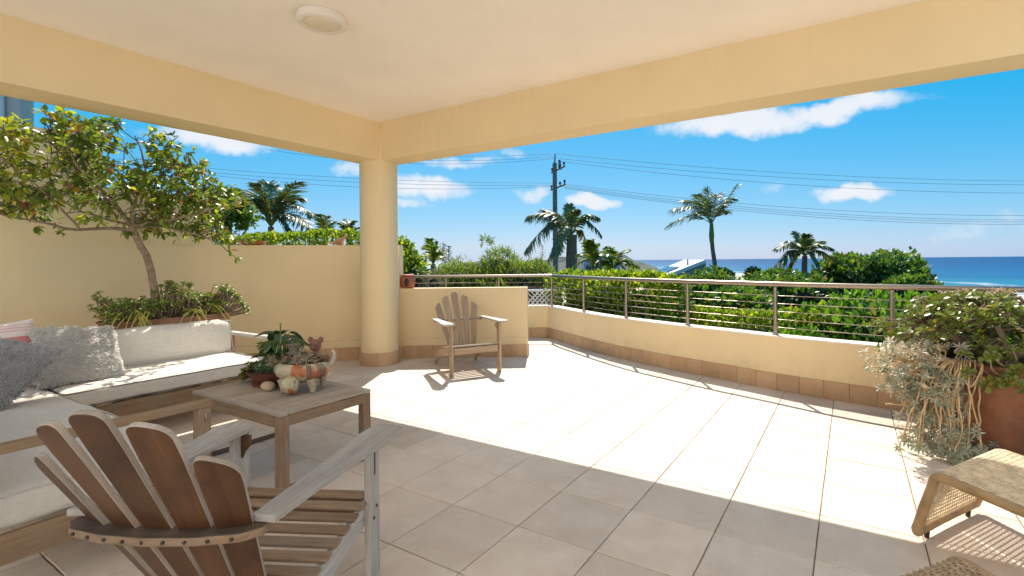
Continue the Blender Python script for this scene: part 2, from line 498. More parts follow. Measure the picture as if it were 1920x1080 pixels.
M['stone_pale'] = plain('stone_pale', (.42, .37, .29), .8, var=.2, scale=25, bs=.3)
M['soil'] = plain('soil', (.06, .04, .025), .95, var=.4, bs=.6, bscale=60)
M['dark_eye'] = plain('dark_eye', (.03, .02, .015), .6)
M['rubber'] = plain('rubber_foot', (.03, .025, .02), .7)

m, n, p, o = material('ceramic_pot')
tc = n.n('ShaderNodeTexCoord').outputs['Object']
b1 = n.noise(n.vmath('MULTIPLY', tc, (1, 1, .6)), 9, 4, .5, .5)
c = n.mix(n.maprange(n.noise(tc, 45, 5), .35, .7), (.40, .34, .22), (.55, .50, .36))
c = n.mix(n.maprange(b1, .54, .60, 0, .9), c, (.43, .105, .02))
c = n.mix(n.maprange(n.noise(n.vmath('MULTIPLY', tc, (1, 1, .25)), 42, 3, .6, 1.0), .60, .66, 0, .75), c, (.11, .085, .05))
n.set(p, 'Base Color', c); p.inputs['Roughness'].default_value = .45; bump(n, p, n.noise(tc, 60, 4), .4, .003); M['ceramic'] = m

m, n, p, o = material('rusty_planter')
tc = n.n('ShaderNodeTexCoord').outputs['Object']
r1 = n.noise(n.vmath('MULTIPLY', tc, (1, 1, .8)), 4, 7, .65, .4)
c = n.ramp(r1, [(.30, (.085, .035, .020)), (.48, (.16, .060, .028)), (.62, (.24, .095, .040)), (.75, (.15, .065, .035))])
c = n.mix(n.maprange(n.noise(n.vmath('MULTIPLY', tc, (14, 14, 2)), 1, 4), .60, .75, 0, .4), c, (.30, .17, .09))
n.set(p, 'Base Color', c); p.inputs['Roughness'].default_value = .6; bump(n, p, n.noise(tc, 80, 5), .3, .003); M['rust'] = m


def leafmat(name, c1, c2, c3=None, trans=.35, rough=.4, p3=.1, spec=.5, seg=None):
    """leaf: each leaf its own tone (random per island), translucent"""
    m = bpy.data.materials.new(name); m.use_nodes = True; t = m.node_tree; t.nodes.clear(); n = NT(t)
    r = n.n('ShaderNodeNewGeometry').outputs['Random Per Island']
    c = n.mix(r, c1, c2)
    if c3: c = n.mix(n.math('GREATER_THAN', n.math('FRACT', n.math('MULTIPLY', r, 13.7)), 1 - p3), c, c3)
    p = n.n('ShaderNodeBsdfPrincipled', ins={'Base Color': c, 'Roughness': rough, 'Specular IOR Level': spec})
    tcol = n.mix(1.0, c, (1.5, 1.5, .55) if name.startswith('leaf') else (1, 1, 1), 'MULTIPLY')
    tr = n.n('ShaderNodeBsdfTranslucent', ins={'Color': tcol})
    mx = n.n('ShaderNodeMixShader', ins={0: trans, 1: p, 2: tr})
    n.n('ShaderNodeOutputMaterial', ins={0: mx})
    return m


M['shag_white'] = leafmat('shag_white', (.95, .93, .90), (.97, .95, .92), None, .60, .95, spec=.1)
M['shag_grey'] = leafmat('shag_grey', (.74, .73, .73), (.84, .83, .83), None, .55, .95, spec=.1)
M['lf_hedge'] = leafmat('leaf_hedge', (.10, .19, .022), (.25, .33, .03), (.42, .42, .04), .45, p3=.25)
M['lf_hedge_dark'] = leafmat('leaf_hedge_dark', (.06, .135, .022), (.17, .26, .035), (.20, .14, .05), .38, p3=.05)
M['lf_broad'] = leafmat('leaf_broad', (.05, .14, .018), (.18, .31, .035), (.36, .30, .05), .42, .32, .06)
M['lf_dark'] = leafmat('leaf_dark', (.032, .070, .018), (.085, .14, .035), None, .2, .45)
M['lf_feather'] = leafmat('leaf_feather', (.10, .18, .025), (.24, .30, .045), (.20, .17, .09), .4, .5, .12)
M['lf_grey'] = leafmat('leaf_grey', (.12, .115, .085), (.22, .21, .16), None, .2, .6)
M['lf_palm'] = leafmat('leaf_palm', (.065, .11, .04), (.15, .20, .07), (.20, .15, .06), .25, .4, .12)
M['lf_palm_green'] = leafmat('leaf_palm_green', (.07, .15, .03), (.18, .27, .055), (.32, .22, .04), .3, .4, .1)
M['lf_tree'] = leafmat('leaf_pot_tree', (.085, .15, .025), (.20, .27, .04), (.22, .10, .045), .38, .38, .10)
M['lf_tree_yel'] = leafmat('leaf_pot_tree_yellow', (.25, .30, .03), (.42, .42, .05), (.36, .18, .05), .42, .38, .10)
M['lf_jade'] = leafmat('leaf_jade', (.11, .19, .035), (.27, .34, .065), (.36, .33, .06), .15, .28, .15)
M['lf_jade_olive'] = leafmat('leaf_jade_olive', (.10, .15, .028), (.22, .26, .05), (.38, .28, .06), .18, .30, .12)
M['lf_silver'] = leafmat('leaf_silver', (.25, .28, .21), (.42, .44, .36), (.36, .30, .20), .1, .5, .10)
M['lf_silver_bleached'] = leafmat('leaf_silver_bleached', (.42, .38, .31), (.60, .56, .48), (.45, .24, .10), .15, .55, .07)
M['lf_zebra'] = leafmat('leaf_veined', (.022, .07, .02), (.04, .10, .025), None, .15, .35)
M['lf_fern'] = leafmat('leaf_fine', (.06, .13, .05), (.12, .20, .08), None, .2, .5)
M['lf_suc'] = leafmat('leaf_succulent', (.22, .20, .13), (.36, .33, .24), (.32, .18, .12), .1, .5, .2)
M['vein'] = plain('leaf_vein', (.30, .38, .16), .5)
M['strand'] = plain('yellow_strand', (.50, .46, .10), .6)
M['flower'] = leafmat('dry_flower', (.55, .34, .24), (.66, .50, .40), None, .3, .8)
M['bark'] = plain('bark', (.24, .18, .125), .9, var=.35, scale=30, bs=.8, bscale=45)
M['bark_dark'] = plain('bark_dark', (.085, .062, .045), .9, var=.3, scale=30, bs=.6, bscale=45)
M['bark_palm'] = plain('bark_palm', (.16, .13, .10), .9, var=.3, scale=20, bs=.7, bscale=30)
M['stem_suc'] = plain('stem_dry', (.55, .38, .20), .8, var=.25, scale=25, bs=.3)
M['core_dark'] = plain('core_shade', (.018, .022, .010), .95, var=.4, scale=12, bs=.5, bscale=20)  # near-black core colour, stands in for the shade deep inside foliage
M['pole'] = plain('pole_wood', (.20, .18, .155), .85, var=.25, scale=6, bs=.4)
M['wire'] = plain('wire', (.13, .14, .15), .6)
M['white'] = plain('white_paint', (.78, .78, .78), .6, var=.03)
M['greywall'] = plain('grey_wall', (.34, .34, .33), .8, var=.08, scale=3)
M['nbwall'] = plain('neighbour_render', (.50, .49, .44), .8, var=.1, scale=3)
M['bluegrey'] = plain('blue_grey_boards', (.20, .215, .23), .7, var=.06)
M['solar'] = plain('solar_cell', (.055, .075, .12), .12, 0.0, .05, spec=.9)
M['roofmetal'] = plain('roof_metal', (.62, .62, .62), .45)
M['glass_dark'] = plain('window_glass', (.05, .06, .07), .1, spec=.8)
M['apart'] = plain('apartment_wall', (.48, .49, .50), .8, var=.06)
# ================================================================ LARGE STRUCTURE
TS = 0.4233                      # tile module
TX0, TY0 = -1.84, 2.41           # a joint crossing
ZC, ZB = 3.05, 2.577             # ceiling, underside of beams

# sea, terrain, beach
SEA = -20.0
def uv(px, depth, z):            # point at a depth, in the vertical plane of a photo column
    p = at(px, 488, depth); return V((p.x, p.y, z))


SH1, SH2 = at(1960, 557, 272), at(1290, 507, 900)   # two points of the shoreline
SH1 = V((SH1.x, SH1.y)); SH2 = V((SH2.x, SH2.y))
SHD = (SH2 - SH1).normalized(); SHN = V((SHD.y, -SHD.x))
if SHN.dot(V((ray(1500, 480)[0], ray(1500, 480)[1]))) < 0: SHN = -SHN
m, n, p, o = material('sea')
gp = n.n('ShaderNodeNewGeometry').outputs['Position']
w = n.n('ShaderNodeVectorMath', operation='DOT_PRODUCT', ins={0: n.vmath('SUBTRACT', gp, (SH1.x, SH1.y, 0)), 1: (SHN.x, SHN.y, 0)}).outputs['Value']
al = n.n('ShaderNodeVectorMath', operation='DOT_PRODUCT', ins={0: gp, 1: (SHD.x, SHD.y, 0)}).outputs['Value']
wob = n.math('MULTIPLY', n.math('SUBTRACT', n.noise(gp, .006, 5, .6), .5), 90)
ww = n.math('ADD', w, wob)
lg = n.math('LOGARITHM', n.math('MAXIMUM', ww, 1.0), 10.0)
c = n.ramp(n.math('DIVIDE', lg, 4.0), [(.30, (.030, .19, .23)), (.50, (.014, .155, .24)), (.62, (.006, .100, .215)), (.78, (.0035, .066, .175)), (.95, (.0035, .062, .165))])
chop = n.noise(n.vmath('MULTIPLY', gp, (1, 1, 1)), .05, 6, .7)
c = n.mix(n.maprange(n.noise(gp, .004, 4, .6), .42, .62, 0, .5), c, (.003, .060, .165))
c = n.mix(n.maprange(chop, .60, .72, 0, .15), c, (.10, .18, .24))
fo = n.noise(n.vmath('MULTIPLY', gp, (1, 1, 1)), .03, 6, .65, 1.0)
band = n.math('ADD', n.math('MULTIPLY', n.math('SINE', n.math('DIVIDE', ww, 9.0)), .25), n.maprange(ww, 75, 0, 0, .55))
foam = n.maprange(n.math('ADD', fo, band), .70, .86)
foam = n.math('MULTIPLY', foam, n.maprange(ww, 95, 60))
c = n.mix(foam, c, (.40, .41, .42))
n.set(p, 'Base Color', c); n.set(p, 'Roughness', n.math('ADD', n.math('MULTIPLY', foam, .3), .55)); p.inputs['Specular IOR Level'].default_value = .08
M['sea'] = m
mb = MB(); fwd = V((-math.sin(TH), math.cos(TH), 0)); rgt = V((math.cos(TH), math.sin(TH), 0))
q = [fwd * -200 + rgt * -50000, fwd * -200 + rgt * 50000, fwd * 50000 + rgt * 50000, fwd * 50000 - rgt * 50000]
mb.add([(v.x, v.y, SEA) for v in q], [(0, 1, 2, 3)])
sea = mb.build('sea', M['sea']); sea['kind'] = 'structure'

m, n, p, o = material('terrain')
gp = n.n('ShaderNodeNewGeometry').outputs['Position']
zz = n.n('ShaderNodeSeparateXYZ', ins={0: gp}).outputs[2]
c = n.mix(n.noise(gp, .35, 6, .65), (.03, .05, .012), (.10, .12, .035))
c = n.mix(n.maprange(zz, -18.2, -19.0), c, (.62, .52, .38))
n.set(p, 'Base Color', c); p.inputs['Roughness'].default_value = .95; bump(n, p, n.noise(gp, 2, 5), .6, .2)
M['terrain'] = m
mb = MB(); NX, NY = 60, 60
ds = [0.0 + 1200 * (k / (NY - 1)) ** 2.6 for k in range(NY)]
for k, dd in enumerate(ds):
    for i in range(NX):
        lat = (-1 + 2 * i / (NX - 1)) * (60 + dd * 1.6)
        P = fwd * (dd - 12) + rgt * lat
        ws = (V((P.x, P.y)) - SH1).dot(SHN)       # negative on land
        z = -3.0 - 16.0 * max(0, min(1, (dd - 14) / 190)) ** .8
        z += 1.2 * noise.noise(V((P.x * .02, P.y * .02, 0))) * min(1, dd / 60)
        if ws > -25: z = min(z, SEA - .2 - (ws + 25) * .04 + 1.2 * max(0, -ws / 25))
        mb.v.append((P.x, P.y, z))
for k in range(NY - 1):
    for i in range(NX - 1):
        a = k * NX + i; mb.f.append((a, a + 1, a + NX + 1, a + NX)); mb.m.append(0)
g = mb.build('ground', M['terrain'], smooth=180); g['kind'] = 'structure'

# headland beyond the bay
mb = MB()
m, n, p, o = material('headland_scrub')
gp = n.n('ShaderNodeNewGeometry').outputs['Position']
c = n.mix(n.maprange(n.noise(gp, .05, 7, .7), .35, .65), (.050, .060, .050), (.14, .135, .105))
n.set(p, 'Base Color', c); p.inputs['Roughness'].default_value = 1; bump(n, p, n.noise(gp, .12, 6), 1, 2.0); M['headland'] = m
prof = [(860, 492), (950, 490), (1020, 487), (1085, 480), (1110, 473), (1130, 470), (1160, 471), (1172, 478), (1190, 489), (1206, 494), (1225, 500), (1243, 508), (1262, 513)]
for (px, py) in prof:
    a = at(px, py, 950); b = at(px, py, 950)
    fa = at(px + 12, 500, 850); bk = at(px, 500, 1150)
    mb.v += [(fa.x, fa.y, SEA - 1), ((fa.x * .4 + a.x * .6), (fa.y * .4 + a.y * .6), (a.z - SEA) * .55 + SEA), tuple(a), (bk.x, bk.y, SEA - 1)]
for i in range(len(prof) - 1):
    for k in range(3):
        a = i * 4 + k; mb.f.append((a, a + 4, a + 5, a + 1)); mb.m.append(0)
h = mb.build('headland', M['headland'], smooth=180); h['kind'] = 'structure'
sub = h.modifiers.new('s', 'SUBSURF'); sub.subdivision_type = 'SIMPLE'; sub.levels = 4; sub.render_levels = 4
tx = bpy.data.textures.new('bumps', 'CLOUDS'); tx.noise_scale = 30; tx.noise_depth = 4
dm = h.modifiers.new('d', 'DISPLACE'); dm.texture = tx; dm.strength = 7; dm.texture_coords = 'GLOBAL'; dm.direction = 'Z'; dm.mid_level = .5

# ---- floor: slab, single tiles with open joints
mb = MB()
PAR_IN = [(-4.60, 6.80), (-4.43, 7.15), (-3.547, 6.567), (-3.11, 6.30), (-2.694, 6.075), (-2.249, 5.889), (-1.937, 5.762), (-1.616, 5.648), (-1.333, 5.555), (-1.142, 5.495),
          (-0.774, 5.362), (-0.477, 5.275), (-0.151, 5.205), (0.012, 5.172), (0.339, 5.120), (.80, 5.08), (1.3, 5.07), (1.8, 5.10), (2.4, 5.18), (3.1, 5.33)]
WALL_IN = [(-6.72, -3.0), (-6.72, 1.0), (-6.72, 2.60), (-6.68, 2.95), (-6.55, 3.28), (-6.32, 3.60), (-6.02, 3.96), (-5.68, 4.33), (-5.24, 4.66), (-4.80, 4.945), (-4.30, 5.265), (-3.785, 5.585)]
slab = [(-7.0, -9), (9, -9), (9, 5.42), (3.4, 5.42)] + [(x + .04, y + .10) for x, y in reversed(PAR_IN[1:-1])] + [(-4.62, 7.22), (-7.0, 5.4)]
mb.prism(slab, .25, Matrix.Translation((0, 0, -.1325)))
floor = mb.build('floor', M['grout']); floor['kind'] = 'structure'


def tile_mesh(name, s, chip=0.0, seed=0, th=.012):
    """one tile, softened edges, slightly uneven outline"""
    r = random.Random(seed); mb = MB(); h = s / 2; n = 5; out = []
    for (ax, ay, bx, by) in ((-h, -h, h, -h), (h, -h, h, h), (h, h, -h, h), (-h, h, -h, -h)):
        for k in range(n):
            t = k / n; j = (r.random() - .5) * chip if k else 0
            out.append((ax + (bx - ax) * t + (j if ay != by else 0), ay + (by - ay) * t + (j if ax != bx else 0)))
    N = len(out); e = .0035
    vs = [(x, y, -th) for x, y in out] + [(x, y, -e * .8) for x, y in out] + [(x * (1 - e / h), y * (1 - e / h), 0) for x, y in out]
    fs = [tuple(range(2 * N, 3 * N))]
    for a in (0, N):
        for i in range(N): j = (i + 1) % N; fs.append((a + i, a + j, a + N + j, a + N + i))
    return mb.add(vs, fs).mesh(name, M['tile'])


tmeshes = [tile_mesh('tile', TS - .0054, .0016, k) for k in range(6)]


def seg_side(poly, x, y):
    """signed distance to nearest segment of an open path (positive on the left of its direction), and that segment"""
    best = (1e9, 0, 0)
    for i in range(len(poly) - 1):
        a = V(poly[i]); b = V(poly[i + 1]); d = b - a; t = max(0, min(1, (V((x, y)) - a).dot(d) / d.dot(d)))
        q = a + d * t; dist = (V((x, y)) - q).length
        if dist < best[0]: best = (dist, (d.x * (y - a.y) - d.y * (x - a.x)), i)
    return best[0] * (1 if best[1] > 0 else -1), best[2]


def inside(x, y):
    d, _ = seg_side(PAR_IN[1:], x, y)
    if d > .06: return False
    if x < -3.7:
        if y > 4.5 and x > -4.62 and seg_side(WALL_IN, x, y)[0] > .10 and y < 6.4 + (x + 4.6) * 2 and x < -3.9 - (y - 5.2) * 0: return seg_side([(-3.785, 5.585), (-4.7, 6.9)], x, y)[0] < 0.35
        if seg_side(WALL_IN, x, y)[0] > .08: return False
        if seg_side([(-4.62, 6.75), (-4.43, 7.15)], x, y)[0] > .1 and y > 6: return False
    return x > -6.78


def clip(poly, a, b):
    """keep the part of poly on the right of a->b"""
    out = []; d = b - a
    def side(p): return -(d.x * (p.y - a.y) - d.y * (p.x - a.x))
    for i in range(len(poly)):
        p, q = poly[i], poly[(i + 1) % len(poly)]; sp, sq = side(p), side(q)
        if sp >= 0: out.append(p)
        if (sp >= 0) != (sq >= 0): out.append(p + (q - p) * (sp / (sp - sq)))
    return out


cells = []
for i in range(-12, 26):
    for j in range(-26, 14):
        cx, cy = TX0 + (i + .5) * TS, TY0 + (j + .5) * TS
        cells.append((cx, cy))
cam_f = V((-math.sin(TH), math.cos(TH)))
vis = []; rest = []
for cx, cy in cells:
    cs = [(cx + a * TS / 2, cy + b * TS / 2) for a in (-1, 1) for b in (-1, 1)]
    if not any(inside(*c_) for c_ in cs) or (cx > 3.1 and cy > 4.9): continue
    q = np.array([cx, cy, -EYE]) @ _W
    depth = q[2]
    seen = depth > 1.5 and -60 < PX0 + FPX * q[0] / depth < 1990 and PY0 + FPX * q[1] / depth < 1200
    (vis if seen else rest).append((depth, cx, cy))
vis.sort(); rest += vis[300:]; vis = vis[:300]
rt = MB()
for k, (dpt, cx, cy) in enumerate(vis + rest):
    full = all(seg_side(PAR_IN[1:], cx + a * TS / 2, cy + b * TS / 2)[0] < .05 for a in (-1, 1) for b in (-1, 1))
    h = TS / 2 - .0027
    poly = [V((cx - h, cy - h)), V((cx + h, cy - h)), V((cx + h, cy + h)), V((cx - h, cy + h))]
    if not full:
        _, si = seg_side(PAR_IN[1:], cx, cy); a, b = V(PAR_IN[1 + si]), V(PAR_IN[2 + si]); nn = V((-(b - a).y, (b - a).x)).normalized() * .05
        poly = clip(poly, a + nn, b + nn)
        if len(poly) < 3: continue
    if k < len(vis):
        if full:
            o = link('tile', tmeshes[k % 6], floor, loc=(cx, cy, random.uniform(-.0006, .0006)), rot=(random.uniform(-.001, .001), random.uniform(-.001, .001), random.choice((0, PI)) + random.uniform(-.0015, .0015)))
        else:
            mb = MB().prism([(q.x - cx, q.y - cy) for q in poly], .012, Matrix.Translation((0, 0, -.006)))
            mb.build('tile', M['tile'], floor, loc=(cx, cy, 0))
    else:
        rt.prism([(q.x, q.y) for q in poly], .012, Matrix.Translation((0, 0, -.006)))
rt.build('distant_tiles', M['tile'], floor, kind='stuff')


def offset(path, d):
    out = []
    for i, p in enumerate(path):
        a = V(path[max(i - 1, 0)]); b = V(path[min(i + 1, len(path) - 1)]); t = (b - a).normalized()
        out.append((p[0] - t.y * d, p[1] + t.x * d))
    return out


def refine(path, n=6):
    return [(q.x, q.y) for q in bez([V((x, y, 0)) for x, y in path], n)]


def wall_mesh(path, th, z0, z1, tops=None):
    """wall along a path (inner face), th to the left; tops: height per point"""
    out = offset(path, th); n = len(path); mb = MB()
    zt = tops or [z1] * n
    vs = [(x, y, z0) for x, y in path] + [(x, y, z) for (x, y), z in zip(path, zt)] + [(x, y, z) for (x, y), z in zip(out, zt)] + [(x, y, z0) for x, y in out]
    fs = []
    for i in range(n - 1):
        for k in range(3): fs.append((k * n + i, k * n + i + 1, (k + 1) * n + i + 1, (k + 1) * n + i))
    fs += [(0, n, 2 * n, 3 * n), (n - 1, 4 * n - 1, 3 * n - 1, 2 * n - 1)]
    return mb.add(vs, fs)


def skirting(parent, path, w=.2117, h=.165, th=.012, start=0.0, visible=lambda x, y: True):
    """single skirting tiles along a path, on its right"""
    L = [0]
    for i in range(len(path) - 1): L.append(L[-1] + (V(path[i + 1]) - V(path[i])).length)
    def pt(s):
        for i in range(len(path) - 1):
            if s <= L[i + 1] or i == len(path) - 2:
                t = (s - L[i]) / (L[i + 1] - L[i]); return V(path[i]).lerp(V(path[i + 1]), t)
    me = None; s = start
    while s < L[-1] - .02:
        e = min(s + w, L[-1]); a, b = pt(s), pt(e); c_ = (a + b) / 2
        if visible(c_.x, c_.y):
            d = (b - a); ln = d.length - .003
            if me is None or abs(ln - me[0]) > .002:
                mb = MB().box(-ln / 2, ln / 2, -th, .004, 0.0, h); me = (ln, mb.mesh('skirting_tile', M['skirt']))
            link('skirting_tile', me[1], parent, loc=(c_.x, c_.y, .001), rot=(0, 0, math.atan2(d.y, d.x)), bevel=.0015)
        s = e


# ---- parapet with steel railing
par = refine(PAR_IN[1:], 4)
parapet = thing('parapet_wall', 'low curved cream parapet below the steel railing, tan tiles along its foot', 'wall')
wall_mesh(par, .17, -.4, .518).build('wall_face', M['parapet'], parent=parapet, smooth=30)
wall_mesh(offset(par, -.004), .178, .5184, .534).build('coping', M['cap'], parent=parapet, smooth=30)
pl = [(-6.9, 5.86), (-5.9, 6.40), (-5.25, 6.75), (-4.60, 6.90), (-4.43, 7.15)]
pl = [(-7.1, 5.63), (-5.35, 6.65), (-4.434, 7.16)]
wall_mesh(pl, .17, -.4, .518).build('wall_face', M['parapet'], parent=parapet)
wall_mesh(pl, .174, .5184, .534).build('coping', M['cap'], parent=parapet)
skirting(parapet, par, start=.0, visible=lambda x, y: x < 1.0)
skirting(parapet, [(-5.4, 6.62), (-4.434, 7.16)])

railing = thing('railing', 'stainless steel balustrade with round handrail and thin cables above the curved parapet', 'railing')
RC = [(x, y) for x, y in offset(refine(PAR_IN[1:], 4), .075)]
cornerp = V((-4.42, 7.27)); 
rl = [(-6.95, 5.82), (-6.0, 6.39), (-5.2, 6.84), (-4.40, 7.27)]
hr = [V((x, y, 1.042)) for x, y in RC]; hr[0] = V((-4.40, 7.25, 1.042))
MB().tube(hr, .0245, 12).build('handrail', M['steel'], railing, smooth=50)
MB().tube([V((x, y, 1.042)) for x, y in rl[:-1]] + [V((-4.40, 7.25, 1.042))], .0245, 12).build('handrail', M['steel'], railing, smooth=50)
pm = MB().tube([(0, 0, 0), (0, 0, .485)], .0185, 12)
pm.tube([(0, 0, 0), (0, 0, .012)], .032, 14); pm.tube([(0, 0, .48), (0, 0, .50)], .011, 8)
pm = pm.mesh('post', M['steel'], 40)


def on_path(path, x):
    for i in range(len(path) - 1):
        a, b = path[i], path[i + 1]
        if (a[0] - x) * (b[0] - x) <= 0 and a[0] != b[0]:
            t = (x - a[0]) / (b[0] - a[0]); return (x, a[1] + (b[1] - a[1]) * t)
    return path[-1]


PX = [-4.40, -3.45, -2.56, -1.64, -.66, .30, 1.25, 2.2]
for x in PX: q = on_path(RC, x) if x > -4.3 else (-4.40, 7.24); link('post', pm, railing, loc=(q[0], q[1], .534))
for x in (-6.62, -6.02, -5.22): q = on_path(rl, x); link('post', pm, railing, loc=(q[0], q[1], .534))
for k in range(5):
    z = .612 + k * .079
    MB().tube([(x, y, z) for x, y in ([(-4.40, 7.24)] + RC[2:])], .0032, 6).build('cable', M['steel'], railing, smooth=60)
    MB().tube([(x, y, z) for x, y in rl], .0032, 6).build('cable', M['steel'], railing, smooth=60)

# ---- garden walls on the left
WI = refine(WALL_IN, 5)
iL = [p for p in WI if p[0] < -5.22]; ic = iL[-1]
iR = [p for p in WI if p[0] >= ic[0]]
gw = thing('garden_wall', 'cream rendered wall behind the sofa, curving towards the column with a hedge above it', 'wall')
wall_mesh(iL, .22, -.4, 1.53).build('wall_face', M['wall'], parent=gw, smooth=30)
tall = [(-6.719, -3.0), (-6.719, 1.0), (-6.719, 2.2), (-6.712, 2.62), (-6.675, 2.95)]
mb = wall_mesh([p for p in tall if p[1] < 1.6] + [(-6.719, 2.02)], .22, 1.5301, 2.63)
mb.build('raised_section', M['wall'], parent=gw)
wall_mesh([(-6.717, 2.0201), (-6.717, 2.60), (-6.69, 2.92), (-6.665, 3.02)], .216, 1.5302, 2.115).build('raised_section', M['wall'], parent=gw)
skirting(gw, iL, start=.05, visible=lambda x, y: y > 1.2)
lw = thing('low_wall', 'low cream wall with a free end, behind the distant wooden armchair', 'wall')
wall_mesh(iR, .17, -.4, .940).build('wall_face', M['wall'], parent=lw, smooth=30)
skirting(lw, iR, start=.02)
e0, e1 = V(iR[-1]), V(offset(iR, .17)[-1])
skirting(lw, [tuple(e0), tuple(e1)], w=.17)

# ---- column, beams, ceiling
CX, CY = -5.235, 4.325
col = thing('column', 'round cream column that carries the corner of the roof beams', 'column', (CX, CY, 0))
MB().lathe([(.232, 0), (.232, ZB + .3)], 72).build('shaft', M['column'], col, smooth=40)
for k in range(6):
    mb = MB(); a0, a1 = k * PI / 3 + .006 + .3, (k + 1) * PI / 3 - .006 + .3; N = 12
    pr = [(.2325, .001), (.2455, .001), (.2455, .158), (.2435, .162), (.2325, .163)]
    for i in range(N + 1):
        a = a0 + (a1 - a0) * i / N
        mb.v += [(r * math.cos(a), r * math.sin(a), z) for r, z in pr]
    for i in range(N):
        for j in range(5): j2 = (j + 1) % 5; mb.f.append((i * 5 + j, (i + 1) * 5 + j, (i + 1) * 5 + j2, i * 5 + j2)); mb.m.append(0)
    mb.f += [(4, 3, 2, 1, 0), tuple(N * 5 + j for j in range(5))]; mb.m += [0, 0]
    mb.build('skirting_tile', M['skirt'], col, smooth=40)

BXI, BXO, BYI, BYO = -5.05, -5.455, 4.205, 4.535
bl = thing('roof_beam', 'deep cream beam from the left edge of the roof to the column', 'beam')
MB().box(BXO, BXI, -.2, BYI, ZB, 3.20).build('beam_face', M['beam'], bl)
br = thing('roof_beam', 'deep cream beam above the parapet side, from the column to the right', 'beam')
MB().box(BXO, 1.25, BYI + .0004, BYO, ZB, 3.20).build('beam_face', M['beam'], br)
# thin reveal line under both beams (a shadow gap of the render)
ceil = MB().box(BXI + .0005, 1.25, -.2, BYI - .0005, ZC, 3.20).build('ceiling', M['ceiling']); ceil['kind'] = 'structure'
MB().box(BXO, 1.25, -.2, BYO, 3.2003, 3.33).build('roof_slab', M['greywall'], ceil)
# unseen white walls, added behind and right to bounce sunlight into the shade
hw = MB().box(-7.0, 3.8, -3.6, -3.4, 0, 6.2).box(3.6, 3.8, -3.3999, 3.2, 0, 6.2).build('bounce_wall', M['white']); hw['kind'] = 'structure'

# ---- ceiling lamp
lamp = thing('ceiling_light', 'round white flush ceiling lamp with frosted cover', 'lamp', (-3.22, 2.18, ZC))
MB().lathe([(.158, 0), (.166, -.002), (.167, -.030), (.165, -.046), (.158, -.052), (.130, -.053), (.127, -.048)], 64).build('lamp_ring', M['lampwhite'], lamp, smooth=40)
MB().lathe([(.1265, -.046), (.124, -.050), (.09, -.058), (.05, -.062), (0, -.0635)], 64).build('lamp_glass', M['lampglass'], lamp, smooth=60)
# ================================================================ FURNITURE
def board(name, L, w, t, parent, mat, M4, taper=None, bevel=.003, mats=None):
    """plain board, long axis local x, centred"""
    w2 = w if taper is None else taper
    mb = MB().prism([(-L / 2, -w / 2), (L / 2, -w2 / 2), (L / 2, w2 / 2), (-L / 2, w / 2)], t)
    o = mb.build(name, mats or mat, parent, bevel=bevel); o.matrix_local = M4; return o


def shaped(name, outline, t, parent, mats, M4, bevel=.003, mi=0, low=None, side=None, smooth=35):
    o = MB().prism(outline, t, None, mi, low, side).build(name, mats, parent, smooth=smooth, bevel=bevel); o.matrix_local = M4; return o


